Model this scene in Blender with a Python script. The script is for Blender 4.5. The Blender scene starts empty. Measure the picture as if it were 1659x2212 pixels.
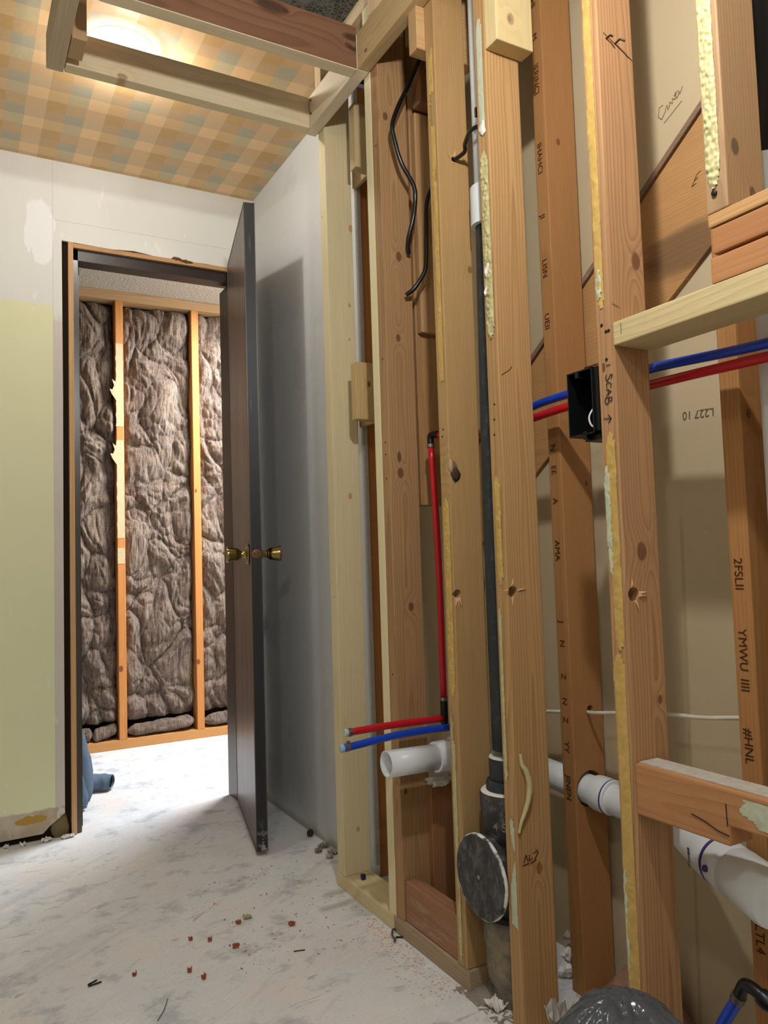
import bpy, bmesh, math, random
from mathutils import Vector, Matrix, noise

sc = bpy.context.scene
COL = sc.collection

# ------------------------------------------------------------ camera
FPX, YAW, PIT, ROLL = 1677.4, 0.50665, 0.061224, -0.031333
Fv = Vector((math.sin(YAW)*math.cos(PIT), math.cos(YAW)*math.cos(PIT), math.sin(PIT)))
r0 = Vector((math.cos(YAW), -math.sin(YAW), 0)); u0 = r0.cross(Fv)
Rv = r0*math.cos(ROLL) + u0*math.sin(ROLL)
Uv = -r0*math.sin(ROLL) + u0*math.cos(ROLL)
cd = bpy.data.cameras.new('camera')
cam = bpy.data.objects.new('camera', cd); COL.objects.link(cam)
cd.sensor_fit = 'VERTICAL'; cd.sensor_height = 36.0
cd.lens = FPX/2212.0*36.0
cd.clip_start = 0.02
cam.matrix_world = Matrix(((Rv.x, Uv.x, -Fv.x, 0), (Rv.y, Uv.y, -Fv.y, 0), (Rv.z, Uv.z, -Fv.z, .9), (0, 0, 0, 1)))
sc.camera = cam

# ------------------------------------------------------------ world, exposure, lamp strengths
w = bpy.data.worlds.new('world'); sc.world = w; w.use_nodes = True
w.node_tree.nodes['Background'].inputs[0].default_value = (.55, .6, .7, 1)
w.node_tree.nodes['Background'].inputs[1].default_value = 0.05
sc.view_settings.view_transform = 'Standard'; sc.view_settings.look = 'None'
sc.view_settings.exposure = 1.17; sc.view_settings.gamma = 1.0; sc.view_settings.use_curve_mapping = False
GLOBE_PLAID = ((.405, 2.168, 2.345), .103, (1.0, .97, .94), 660.0)    # globe above the new joist
GLOBE_NEAR = ((.46, .53, 2.385), .06, (1.0, .98, .95), 580.0)
FILL_BULB = ((-.55, -.30, 2.385), (1.0, .97, .95), 120.0)               # unseen fill bulb, added behind the viewer to lift the low parts         
FAR_PANEL = ((1.55, 3.45, 2.28), (.30, .60), (.90, .94, 1.0), 36.0)  # lamp of the other room (W)


# ------------------------------------------------------------ material helpers
def lin(c):
    return tuple(((v/255)/12.92 if v/255 <= .04045 else ((v/255+.055)/1.055)**2.4) for v in c)


class G:
    def __init__(s, name):
        s.mat = bpy.data.materials.new(name); s.mat.use_nodes = True
        s.nt = s.mat.node_tree; s.b = s.nt.nodes['Principled BSDF']
        tc = s.nt.nodes.new('ShaderNodeTexCoord'); sp = s.nt.nodes.new('ShaderNodeSeparateXYZ')
        s.nt.links.new(tc.outputs['Object'], sp.inputs[0]); s.P = tc.outputs['Object']
        s.x, s.y, s.z = sp.outputs

    def put(s, sock, v):
        if isinstance(v, (int, float)): sock.default_value = v
        elif isinstance(v, tuple): sock.default_value = v if len(v) == len(sock.default_value) else tuple(v)+(1,)
        else: s.nt.links.new(v, sock)

    def m(s, op, *a, clamp=False):
        n = s.nt.nodes.new('ShaderNodeMath'); n.operation = op; n.use_clamp = clamp
        for i, v in enumerate(a): s.put(n.inputs[i], v)
        return n.outputs[0]

    def add(s, a, b): return s.m('ADD', a, b)
    def sub(s, a, b): return s.m('SUBTRACT', a, b)
    def mul(s, a, b): return s.m('MULTIPLY', a, b)

    def vec(s, x, y, z):
        n = s.nt.nodes.new('ShaderNodeCombineXYZ')
        for i, v in enumerate((x, y, z)): s.put(n.inputs[i], v)
        return n.outputs[0]

    def noise(s, v, scale=5., detail=3., rough=.55, dist=0.):
        n = s.nt.nodes.new('ShaderNodeTexNoise'); s.nt.links.new(v, n.inputs['Vector'])
        n.inputs['Scale'].default_value = scale; n.inputs['Detail'].default_value = detail
        n.inputs['Roughness'].default_value = rough; n.inputs['Distortion'].default_value = dist
        return n.outputs['Fac']

    def sc(s, v, x, y, z, o=0.):
        return s.vec(s.m('MULTIPLY_ADD', v[0], x, o), s.m('MULTIPLY_ADD', v[1], y, o), s.m('MULTIPLY_ADD', v[2], z, o))

    def step(s, v, a, b):
        n = s.nt.nodes.new('ShaderNodeMapRange'); n.interpolation_type = 'SMOOTHSTEP'
        s.put(n.inputs[0], v); n.inputs[1].default_value = a; n.inputs[2].default_value = b
        return n.outputs[0]

    def mix(s, f, a, b, mode='MIX'):
        n = s.nt.nodes.new('ShaderNodeMix'); n.data_type = 'RGBA'; n.blend_type = mode
        s.put(n.inputs[0], f); s.put(n.inputs[6], a); s.put(n.inputs[7], b)
        return n.outputs[2]

    def grey(s, v):
        n = s.nt.nodes.new('ShaderNodeCombineColor')
        for i in range(3): s.put(n.inputs[i], v)
        return n.outputs[0]

    def bump(s, h, strength=.3, dist=.002):
        n = s.nt.nodes.new('ShaderNodeBump'); n.inputs['Strength'].default_value = strength
        n.inputs['Distance'].default_value = dist; s.put(n.inputs['Height'], h)
        s.nt.links.new(n.outputs[0], s.b.inputs['Normal'])

    def done(s, col, rough=.6, spec=.3):
        s.put(s.b.inputs['Base Color'], col); s.put(s.b.inputs['Roughness'], rough)
        s.b.inputs['Specular IOR Level'].default_value = spec
        return s.mat


def flat(name, rgb, rough=.5, spec=.4, metal=0., nz=.12, scale=30., bump=0.):
    g = G(name); c = lin(rgb)
    n = g.noise(g.P, scale, 4)
    col = g.mix(n, tuple(v*(1-nz) for v in c), tuple(min(1, v*(1+nz)) for v in c))
    g.b.inputs['Metallic'].default_value = metal
    if bump: g.bump(g.noise(g.P, scale*3, 3), bump, .002)
    return g.done(col, rough, spec)


_seed = [3]


def wood(rgb, dark, axis='z', pith=(.045, .03), freq=150., knots=(), slope=.004, con=.55, kcol=(70, 42, 26), dirt=0., rough=.62, stains=()):
    """lumber: growth rings round a pith line, knots, fibre; a = across the wide face, b = its normal, L = along"""
    _seed[0] += 1; sd = _seed[0]*3.17
    g = G('lumber')
    a, b, L = {'z': (g.x, g.y, g.z), 'y': (g.z, g.x, g.y), 'x': (g.z, g.y, g.x)}[axis]
    P3 = (a, b, L)
    n1 = g.sub(g.noise(g.sc(P3, 7, 7, 1.1, sd), 1., 2., .5), .5)
    n2 = g.sub(g.noise(g.sc(P3, 30, 30, 5, sd), 1., 3., .6), .5)
    aa = g.add(g.sub(a, pith[0]), g.mul(n1, .05))
    bb = g.add(g.sub(b, pith[1]), g.mul(n1, -.03))
    r = g.m('SQRT', g.add(g.mul(aa, aa), g.mul(bb, bb)))
    r = g.add(r, g.add(g.mul(L, slope), g.mul(n2, .0035)))
    r = g.add(r, g.mul(n1, .02))
    km = None
    for ka, kL, ks in knots:
        da = g.m('DIVIDE', g.sub(a, ka), ks); dl = g.m('DIVIDE', g.sub(L, kL), ks*1.5)
        d2 = g.add(g.mul(da, da), g.mul(dl, dl))
        e = g.m('POWER', 2.718, g.mul(d2, -.22))
        r = g.add(r, g.mul(e, ks*1.3))
        k = g.sub(1., g.step(g.add(d2, g.mul(n2, 1.2)), .35, .9))
        km = k if km is None else g.m('MAXIMUM', km, k)
    t = g.m('FRACT', g.mul(r, freq))
    ring = g.m('POWER', t, 2.2)
    ring = g.mul(ring, g.step(t, 1.0, .9))
    fib = g.noise(g.sc(P3, 420, 420, 7, sd), 1., 3., .7)
    big = g.noise(g.sc(P3, 9, 9, 1.5, sd+9), 1., 2., .5)
    base, dk = lin(rgb), lin(dark)
    col = g.mix(g.mul(ring, con), base, dk)
    col = g.mix(g.mul(g.step(big, .35, .75), .35), col, tuple((p*.55+q*.45)*.95 for p, q in zip(base, dk)))
    col = g.mix(1., col, g.grey(g.add(.80, g.mul(fib, .4))), 'MULTIPLY')
    if dirt:
        dn = g.noise(g.sc(P3, 18, 18, 5, sd+4), 1., 5., .7)
        col = g.mix(g.mul(g.step(dn, .58, .72), dirt), col, lin((196, 186, 172)))
        dn2 = g.noise(g.sc(P3, 11, 11, 3, sd+14), 1., 5., .7)
        col = g.mix(g.mul(g.step(dn2, .55, .75), dirt*.8), col, lin((84, 62, 44)))
    if km is not None:
        kr = g.m('FRACT', g.mul(r, freq*1.4))
        col = g.mix(g.mul(km, .8), col, g.mix(kr, lin(kcol), tuple(v*2. for v in lin(kcol))))
    for sa, sL, ss, scol in stains:
        da = g.m('DIVIDE', g.sub(a, sa), ss); dl = g.m('DIVIDE', g.sub(L, sL), ss*2.5)
        d2 = g.add(g.add(g.mul(da, da), g.mul(dl, dl)), g.mul(n2, 1.5))
        col = g.mix(g.mul(g.sub(1., g.step(d2, .2, 1.2)), .75), col, lin(scol))
    g.bump(g.add(g.mul(ring, .5), g.mul(fib, .7)), .22, .0008)
    return g.done(col, rough, .25)


# ------------------------------------------------------------ geometry helpers
def tag(o, label=None, cat=None, group=None, kind=None):
    if label: o['label'] = label
    if cat: o['category'] = cat
    if group: o['group'] = group
    if kind: o['kind'] = kind
    return o


def build(name, vs, fs, mat, parent=None, origin=None, smooth=False):
    """vs in world coordinates; the object's origin sits at its base (or at its parent's)"""
    if parent is not None: o0 = Vector(parent['_o'])
    elif origin is not None: o0 = Vector(origin)
    else:
        xs = [v[0] for v in vs]; ys = [v[1] for v in vs]; zs = [v[2] for v in vs]
        o0 = Vector((min(xs), min(ys), min(zs)))
    me = bpy.data.meshes.new(name)
    me.from_pydata([tuple(Vector(v)-o0) for v in vs], [], fs)
    me.validate(); me.update()
    if mat: me.materials.append(mat)
    if smooth:
        for p in me.polygons: p.use_smooth = True
    o = bpy.data.objects.new(name, me); COL.objects.link(o)
    if parent is not None: o.parent = parent
    else: o.location = o0
    o['_o'] = tuple(o0)
    return o


def empty(name, loc):
    o = bpy.data.objects.new(name, None); COL.objects.link(o); o.location = loc; o['_o'] = tuple(loc)
    o.empty_display_size = .05
    return o


def boxgeo(x0, x1, y0, y1, z0, z1, bev=.002):
    bm = bmesh.new()
    r = bmesh.ops.create_cube(bm, size=1.)
    for v in bm.verts:
        v.co = Vector((x0 if v.co.x < 0 else x1, y0 if v.co.y < 0 else y1, z0 if v.co.z < 0 else z1))
    if bev: bmesh.ops.bevel(bm, geom=list(bm.edges), offset=bev, segments=2, affect='EDGES', profile=.6)
    bm.verts.index_update()
    vs = [tuple(v.co) for v in bm.verts]; fs = [[v.index for v in f.verts] for f in bm.faces]
    bm.free(); return vs, fs


def prism(poly, lo, hi, axis='x'):
    """polygon in the two other axes, extruded lo..hi along axis"""
    n = len(poly); vs = []
    for h in (lo, hi):
        for p, q in poly:
            vs.append({'x': (h, p, q), 'y': (p, h, q), 'z': (p, q, h)}[axis])
    fs = [list(range(n))[::-1], list(range(n, 2*n))] + [[i, (i+1) % n, n+(i+1) % n, n+i] for i in range(n)]
    bm = bmesh.new(); V = [bm.verts.new(v) for v in vs]
    for f in fs: bm.faces.new([V[i] for i in f])
    bmesh.ops.recalc_face_normals(bm, faces=bm.faces)
    bm.verts.index_update()
    vs = [tuple(v.co) for v in bm.verts]; fs = [[v.index for v in f.verts] for f in bm.faces]
    bm.free(); return vs, fs


def drill(o, holes):
    """round holes through the board along y: (x, z, radius) in world coordinates"""
    for x, z, r in holes:
        bm = bmesh.new()
        bmesh.ops.create_cone(bm, cap_ends=True, segments=28, radius1=r, radius2=r, depth=.3,
                              matrix=Matrix.Rotation(math.pi/2, 4, 'X'))
        me = bpy.data.meshes.new('c'); bm.to_mesh(me); bm.free()
        c = bpy.data.objects.new('c', me); COL.objects.link(c); c.location = (x, Vector(o['_o']).y, z)
        md = o.modifiers.new('b', 'BOOLEAN'); md.operation = 'DIFFERENCE'; md.object = c; md.solver = 'EXACT'
        dg = bpy.context.evaluated_depsgraph_get(); dg.update()
        nm = bpy.data.meshes.new_from_object(o.evaluated_get(dg))
        o.modifiers.clear(); o.data = nm
        bpy.data.objects.remove(c)


def board(name, label, cat, xs, ys, zs, mat, group=None, holes=(), parent=None, bev=.0025, warp=0.):
    vs, fs = boxgeo(*xs, *ys, *zs, bev)
    o = build(name, vs, fs, mat, parent)
    if holes: drill(o, holes)
    if label: tag(o, label, cat, group)
    return o


def catmull(pts, n=8):
    P = [Vector(p) for p in pts]; P = [P[0]*2-P[1]] + P + [P[-1]*2-P[-2]]; out = []
    for i in range(1, len(P)-2):
        for k in range(n):
            t = k/n
            out.append(.5*((2*P[i]) + (P[i+1]-P[i-1])*t + (2*P[i-1]-5*P[i]+4*P[i+1]-P[i+2])*t*t + (3*P[i]-P[i-1]-3*P[i+1]+P[i+2])*t**3))
    out.append(P[-2]); return out


def tubegeo(pts, r, seg=16, smooth=True, n=8, hollow=0., flatten=1.):
    P = catmull(pts, n) if smooth and len(pts) > 2 else [Vector(p) for p in pts]
    rr = r if callable(r) else (lambda t: r)
    vs, fs = [], []
    T = (P[1]-P[0]).normalized(); N = T.orthogonal().normalized()
    rings = []
    for i, p in enumerate(P):
        T2 = (P[min(i+1, len(P)-1)]-P[max(i-1, 0)]).normalized()
        N = (N - T2*N.dot(T2)).normalized(); B = T2.cross(N)
        R = rr(i/(len(P)-1)); rings.append((p, N.copy(), B.copy(), R))
    def addring(p, N, B, R):
        s = len(vs)
        for k in range(seg):
            a = 2*math.pi*k/seg; vs.append(tuple(p + N*R*math.cos(a) + B*R*math.sin(a)*flatten))
        return s
    idx = [addring(*q) for q in rings]
    if hollow:
        p, N_, B_, R = rings[-1]; idx.append(addring(p, N_, B_, R-hollow))
        for q in range(len(rings)-2, -1, -1):
            p, N_, B_, R = rings[q]; idx.append(addring(p, N_, B_, R-hollow))
        idx.append(idx[0])
    for a, b in zip(idx[:-1], idx[1:]):
        for k in range(seg): fs.append([a+k, a+(k+1) % seg, b+(k+1) % seg, b+k])
    if not hollow:
        fs.append([idx[0]+k for k in range(seg)][::-1]); fs.append([idx[-1]+k for k in range(seg)])
    return vs, fs


def tube(name, pts, r, mat, parent=None, **k):
    vs, fs = tubegeo(pts, r, **k)
    return build(name, vs, fs, mat, parent, smooth=True)


def lathegeo(prof, c, ax=(0, 0, 1), seg=40, flute=0., nfl=12):
    ax = Vector(ax).normalized(); N = ax.orthogonal().normalized(); B = ax.cross(N); c = Vector(c)
    vs, fs = [], []
    for R, h in prof:
        for k in range(seg):
            a = 2*math.pi*k/seg; q = R*(1+flute*math.cos(nfl*a)) if flute else R
            vs.append(tuple(c + ax*h + N*q*math.cos(a) + B*q*math.sin(a)))
    for i in range(len(prof)-1):
        for k in range(seg):
            fs.append([i*seg+k, i*seg+(k+1) % seg, (i+1)*seg+(k+1) % seg, (i+1)*seg+k])
    fs.append(list(range(seg))[::-1]); fs.append([(len(prof)-1)*seg+k for k in range(seg)])
    return vs, fs


def lathe(name, prof, c, mat, parent=None, ax=(0, 0, 1), smooth=True, **k):
    vs, fs = lathegeo(prof, c, ax, **k)
    o = build(name, vs, fs, mat, parent, smooth=smooth)
    if smooth:
        md = o.modifiers.new('e', 'EDGE_SPLIT'); md.split_angle = math.radians(38)
    return o


def glue(parent, name, label, xf, y0, y1, z0, z1, mat, seed=0., th=.003, thr=.0, round_ends=True, cell=.003, rag=.3, rough=1.):
    """dried adhesive or paint ridged along a stud's room-side edge (faces -x)"""
    ny = max(6, int((y1-y0)/cell)); nz = int((z1-z0)/cell)
    vs, fs, H = [], [], []
    yc, hw = (y0+y1)/2, (y1-y0)/2
    for i in range(nz+1):
        z = z0+(z1-z0)*i/nz
        e = min(1., min(z-z0, z1-z)/.03) if round_ends else 1.
        wv = noise.noise(Vector((z*9, seed, 0)))*rag + noise.noise(Vector((z*60, seed, 3)))*rag*.35
        for j in range(ny+1):
            y = y0+(y1-y0)*j/ny
            u = abs(y-yc-wv*hw*.4)/hw
            lim = (.93+wv*.5)*math.sqrt(max(0, e))
            f = noise.noise(Vector((y*70, z*45, seed)))*.6 + noise.noise(Vector((y*200, z*150, seed+5)))*.5*rough
            h = (1-(u/lim)**4) if lim > 0 and u < lim else -1
            if thr and noise.noise(Vector((y*26, z*14, seed+9)))*.9+.5 < thr: h = -1
            H.append(h); vs.append((xf - (.0003+max(0, h)*th*max(.15, .55+f)), y, z))
    for i in range(nz):
        for j in range(ny):
            a = i*(ny+1)+j; q = (a, a+1, a+ny+2, a+ny+1)
            if sum(H[k] > 0 for k in q) >= 3: fs.append([a, a+ny+1, a+ny+2, a+1])
    used = sorted({i for f in fs for i in f}); mp = {u: i for i, u in enumerate(used)}
    o = build(name, [vs[u] for u in used], [[mp[i] for i in f] for f in fs], mat, parent, smooth=True)
    if label: o['label'] = label
    return o


def strokes(name, lines, w, o3, right, up, mat, parent=None, lift=.0006):
    """handwriting: polylines in (u, v) metres drawn as thin raised ribbons on a surface"""
    o3, right, up = Vector(o3), Vector(right).normalized(), Vector(up).normalized(); nrm = right.cross(up)
    vs, fs = [], []
    for ln in lines:
        for (a, b), (c, d) in zip(ln[:-1], ln[1:]):
            p, q = o3+right*a+up*b, o3+right*c+up*d; t = q-p
            if t.length < 1e-6: continue
            t.normalize(); s = nrm.cross(t)*w/2; p = p-t*w*.3; q = q+t*w*.3; k = len(vs)
            for base in (p-s, q-s, q+s, p+s): vs.append(tuple(base+nrm*.0001))
            for base in (p-s, q-s, q+s, p+s): vs.append(tuple(base+nrm*lift))
            fs += [[k+4, k+5, k+6, k+7], [k, k+1, k+5, k+4], [k+1, k+2, k+6, k+5], [k+2, k+3, k+7, k+6], [k+3, k, k+4, k+7]]
    return build(name, vs, fs, mat, parent)


def lettering(name, body, size, o3, right, up, mat, parent, ext=.0004, space=1.):
    cu = bpy.data.curves.new('t', 'FONT'); cu.body = body; cu.size = size; cu.extrude = ext; cu.space_character = space
    to = bpy.data.objects.new('t', cu); COL.objects.link(to)
    dg = bpy.context.evaluated_depsgraph_get(); dg.update()
    me = bpy.data.meshes.new_from_object(to.evaluated_get(dg))
    bpy.data.objects.remove(to)
    right, up = Vector(right).normalized(), Vector(up).normalized(); n = right.cross(up); o3 = Vector(o3)
    vs = [tuple(o3+right*v.co.x+up*v.co.y+n*v.co.z) for v in me.vertices]
    return build(name, vs, [list(p.vertices) for p in me.polygons], mat, parent)


def blob(name, c, rad, mat, seed=0., amp=.35, sub=3, fr=3., parent=None, cut=None, smooth=True):
    bm = bmesh.new(); bmesh.ops.create_icosphere(bm, subdivisions=sub, radius=1.)
    c = Vector(c); vs = []
    for v in bm.verts:
        d = v.co.normalized(); k = 1+amp*noise.fractal(d*fr+Vector((seed, seed*1.7, 0)), 1., 2., 4)
        p = c+Vector((d.x*rad[0], d.y*rad[1], d.z*rad[2]))*k
        if cut is not None: p.z = max(p.z, cut)
        vs.append(tuple(p))
    bm.verts.index_update(); fs = [[v.index for v in f.verts] for f in bm.faces]; bm.free()
    return build(name, vs, fs, mat, parent, smooth=smooth)


# ------------------------------------------------------------ room materials
g = G('concrete')
P = (g.x, g.y, g.z)
n1 = g.noise(g.P, 2.2, 5, .6); n2 = g.noise(g.P, 9., 6, .65); n3 = g.noise(g.sc(P, 10, 30, 1), 1., 5, .7, .5); n4 = g.noise(g.P, 130., 3, .6)
rot = (g.add(g.mul(g.x, .8), g.mul(g.y, .6)), g.sub(g.mul(g.y, .8), g.mul(g.x, .6)), g.z)
col = g.mix(g.step(n1, .35, .68), lin((212, 214, 216)), lin((222, 220, 216)))
col = g.mix(g.mul(g.step(n2, .52, .66), .5), col, lin((234, 234, 232)))
col = g.mix(g.mul(g.step(n2, .48, .34), .6), col, lin((164, 165, 167)))
n6 = g.noise(g.P, 4.5, 5, .6)
col = g.mix(g.mul(g.step(n6, .50, .66), .4), col, lin((214, 196, 186)))
col = g.mix(g.mul(g.step(n3, .60, .68), .5), col, lin((136, 134, 132)))
col = g.mix(g.mul(g.step(n4, .60, .72), .4), col, lin((136, 133, 130)))
wv = g.noise(g.sc(rot, 7, 60, 1), 1., 4, .7, .6)
col = g.mix(g.mul(g.step(wv, .61, .66), .5), col, lin((232, 231, 228)))
wv2 = g.noise(g.sc(rot, 5, 42, 1, 7.), 1., 5, .75, .8)
col = g.mix(g.mul(g.step(wv2, .61, .68), .42), col, lin((124, 120, 118)))
wv3 = g.noise(g.sc(rot, 1.1, 9, 1, 3.), 1., 5, .7, .5)
col = g.mix(g.mul(g.step(wv3, .56, .70), .18), col, lin((140, 140, 141)))
g.bump(g.add(g.mul(n2, .6), g.add(g.mul(n4, .3), g.mul(wv2, .5))), .45, .004)
M_CONC = g.done(col, .85, .2)

g = G('painted_drywall')      # object coordinates = world here
n1 = g.noise(g.P, 3., 4); n5 = g.noise(g.P, 60., 3)
white = g.mix(n1, lin((214, 214, 208)), lin((228, 227, 220)))
pn = g.add(g.z, g.mul(g.sub(g.noise(g.P, 14., 3), .5), .012))
green = g.mix(n1, lin((220, 220, 178)), lin((226, 224, 186)))
left = g.step(g.add(g.x, g.mul(g.sub(n5, .5), .003)), .3035, .301)
col = g.mix(g.mul(left, g.step(pn, 1.829, 1.822)), white, green)
# bare strip beside the door opening
strip = g.mul(g.step(g.x, .301, .3035), g.step(pn, 1.80, 1.76))
strip = g.mul(strip, g.step(g.x, .60, .55))
col = g.mix(strip, col, g.mix(n1, lin((196, 186, 176)), lin((212, 204, 194))))
# torn paper band at the foot of the wall with an adhesive smear
foot = g.step(g.add(g.z, g.mul(g.sub(g.noise(g.P, 25., 5), .5), .02)), .104, .097)
fcol = g.mix(g.step(g.noise(g.P, 12., 5), .4, .6), lin((176, 160, 138)), lin((196, 184, 166)))
d = g.add(g.m('POWER', g.m('DIVIDE', g.sub(g.x, .225), .055), 2.), g.m('POWER', g.m('DIVIDE', g.sub(g.z, .073), .015), 2.))
d = g.add(d, g.mul(g.sub(g.noise(g.P, 45., 4), .5), 2.2))
fcol = g.mix(g.step(d, 1., .7), fcol, lin((176, 138, 62)))
col = g.mix(foot, col, fcol)
# joint compound patch upper left of the opening
d = g.add(g.m('POWER', g.m('DIVIDE', g.sub(g.x, .26), .055), 2.), g.m('POWER', g.m('DIVIDE', g.sub(g.z, 2.085), .12), 2.))
d = g.add(d, g.mul(g.sub(g.noise(g.sc((g.x, g.y, g.z), 40, 10, 14), 1., 4), .5), 1.6))
col = g.mix(g.mul(g.step(d, 1., .8), .8), col, lin((236, 237, 238)))
seam = g.step(g.m('ABSOLUTE', g.sub(g.x, .302)), .0012, .0003)
col = g.mix(g.mul(seam, .45), col, lin((150, 150, 146)))
sm = g.step(g.m('ABSOLUTE', g.sub(g.z, g.add(2.135, g.mul(g.sub(n5, .5), .01)))), .0015, .0003)
col = g.mix(g.mul(g.mul(sm, g.step(g.x, .302, .305)), .4), col, lin((150, 148, 142)))
sn = g.noise(g.sc((g.x, g.y, g.z), 22, 22, 8), 1., 4, .6)
col = g.mix(g.mul(g.step(sn, .66, .7), .4), col, lin((238, 238, 236)))
g.bump(g.add(g.noise(g.P, 240., 3), g.mul(n5, .7)), .12, .002)
M_WALL = g.done(col, .6, .3)

g = G('painted_side_wall')
n1 = g.noise(g.P, 2.6, 5, .6); n2 = g.noise(g.P, 14., 4)
col = g.mix(n1, lin((204, 206, 205)), lin((216, 216, 213)))
col = g.mix(g.mul(g.step(n1, .56, .575), .22), col, lin((180, 184, 186)))
d = g.step(g.add(g.z, g.mul(n2, .05)), .06, .03)
col = g.mix(g.mul(d, .7), col, lin((150, 140, 122)))
g.bump(g.noise(g.P, 180., 3), .1, .002)
M_SIDE = g.done(col, .55, .35)

M_GYP = flat('gypsum_edge', (176, 166, 160), .9, .1, nz=.15, scale=80, bump=.4)
M_FILL = flat('plain_wall', (206, 203, 192), .7, .2)
M_SHADE = flat('cavity_shade_wall', (40, 28, 20), .9, .1)  # near-black colour paints in the shade of the wall cavities
M_STEEL = flat('dark_frame_paint', (60, 54, 50), .35, .5, nz=.3, scale=12)

g = G('drywall_back')
n1 = g.noise(g.P, 2.4, 4); n2 = g.noise(g.P, 300., 2); n3 = g.noise(g.P, 26., 4, .7)
col = g.mix(n1, lin((178, 160, 128)), lin((190, 173, 142)))
col = g.mix(g.mul(g.step(n2, .6, .75), .2), col, lin((150, 132, 102)))
col = g.mix(g.mul(g.step(n3, .70, .74), .5), col, lin((208, 200, 184)))
edge = g.step(g.m('ABSOLUTE', g.sub(g.y, g.add(1.034, g.mul(g.sub(g.z, .9), -.02)))), .006, .002)
col = g.mix(g.mul(g.mul(edge, g.step(g.z, 1.0, .92)), .4), col, lin((146, 128, 84)))
g.bump(g.noise(g.P, 120., 3), .1, .002)
M_BACK = g.done(col, .8, .15)

# plaid ceiling paper
g = G('plaid_ceiling_paper')
wob = g.mul(g.sub(g.noise(g.P, 30., 2), .5), .003)
tx = g.m('FRACT', g.m('DIVIDE', g.sub(g.add(g.x, wob), .134), .1745)); ty = g.m('FRACT', g.m('DIVIDE', g.sub(g.add(g.y, wob), 2.042), .1765))
xl, xo = g.step(tx, .328, .338), g.step(tx, .662, .672); yl, yo = g.step(ty, .300, .312), g.step(ty, .640, .652)
def row(a, b, c): return g.mix(yo, g.mix(yl, lin(a), lin(b)), lin(c))
def q_(*c): return tuple((v*.68+m_*.32)*1.38 for v, m_ in zip(c, (170, 150, 112)))
cb = row(q_(130, 132, 124), q_(156, 146, 122), q_(158, 131, 102))
cl_ = row(q_(168, 146, 118), q_(194, 162, 126), q_(173, 143, 112))
co = row(q_(153, 127, 101), q_(172, 143, 104), q_(153, 121, 78))
col = g.mix(xo, g.mix(xl, cb, cl_), co)
ss = g.noise(g.sc((g.x, g.y, g.z), 6, 22, 1), 1., 5, .6, 2.5)
col = g.mix(g.mul(g.step(g.m('ABSOLUTE', g.sub(ss, .5)), .006, .001), .28), col, lin((240, 226, 196)))
col = g.mix(1., col, g.grey(g.add(.95, g.mul(g.noise(g.P, 220., 2), .1))), 'MULTIPLY')
g.bump(g.noise(g.P, 60., 4), .2, .002)
M_PLAID = g.done(col, .5, .35)

g = G('old_grey_plaster')
v = g.nt.nodes.new('ShaderNodeTexVoronoi'); v.inputs['Scale'].default_value = 75.; v.feature = 'DISTANCE_TO_EDGE'
g.nt.links.new(g.P, v.inputs['Vector'])
t = g.step(v.outputs['Distance'], .02, .12)
col = g.mix(g.mul(t, g.step(g.noise(g.P, 12., 4), .4, .6)), lin((120, 122, 118)), lin((78, 76, 68)))
M_GREYCEIL = g.done(col, .9, .1)

g = G('stippled_ceiling')
n = g.noise(g.P, 95., 3, .5)
g.bump(n, 1., .01)
M_POP = g.done(g.mix(n, lin((176, 166, 152)), lin((216, 208, 196))), .9, .1)

# ------------------------------------------------------------ the setting
def struct(name, vs, fs, mat, **k):
    return tag(build(name, vs, fs, mat, origin=(0, 0, 0), **k), kind='structure')
def sbox(name, x0, x1, y0, y1, z0, z1, mat, bev=0): return struct(name, *boxgeo(x0, x1, y0, y1, z0, z1, bev), mat)

sbox('floor', -1.4, 2.3, -1.3, 4.25, -.06, 0, M_CONC)
# far wall with the door opening: polygon in x,z
opening = [(-1.3, 0.004), (.262, 0.022), (.285, .045), (.331, .078), (.331, 1.0), (.3325, 1.5), (.331, 2.064), (.5, 2.060), (.58, 2.067), (.7, 2.056),
           (.85, 2.062), (.985, 2.055), (.985, 0.0), (1.045, 0.0), (1.045, 2.35), (-1.3, 2.35)]
vs, fs = prism(opening, 2.886, 2.898, 'y'); struct('wall_front', vs, fs, M_WALL)
vs, fs = prism([(-1.3, 0.0), (.3515, 0.0), (.3515, 2.061), (.99, 2.061), (.99, 0), (1.06, 0), (1.06, 2.35), (-1.3, 2.35)], 2.9, 3.0, 'y')
struct('wall_front_core', vs, fs, M_SHADE); bpy.data.objects['wall_front_core'].name = 'wall_rear_of_doorway'
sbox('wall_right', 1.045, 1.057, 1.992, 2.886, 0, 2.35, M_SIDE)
sbox('wall_right_core', 1.058, 1.229, 2.04, 2.9, 0, 2.35, M_SHADE).name = 'wall_right_inner'
sbox('wall_chase', 1.229, 1.241, -1.3, 2.04, 0, 2.385, M_BACK)
sbox('wall_left', -1.33, -1.3, -1.3, 2.9, 0, 2.385, M_FILL)
sbox('wall_back', -1.33, 1.241, -1.33, -1.3, 0, 2.385, M_FILL)
sbox('ceiling', -1.3, 1.045, 1.985, 2.886, 2.35, 2.362, M_PLAID)
sbox('ceiling_old_plaster', -1.33, 1.241, -1.33, 1.985, 2.385, 2.40, M_GREYCEIL).name = 'ceiling_near'
sbox('ceiling_step', -1.3, 1.045, 1.979, 1.9848, 2.35, 2.3848, M_GYP).name = 'trim_7'
sbox('ceiling_chase', 1.046, 1.241, 1.986, 2.06, 2.385, 2.40, M_GREYCEIL)
sbox('ceiling_far', -1.0, 2.3, 2.95, 4.3, 2.325, 2.35, M_POP)
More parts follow.
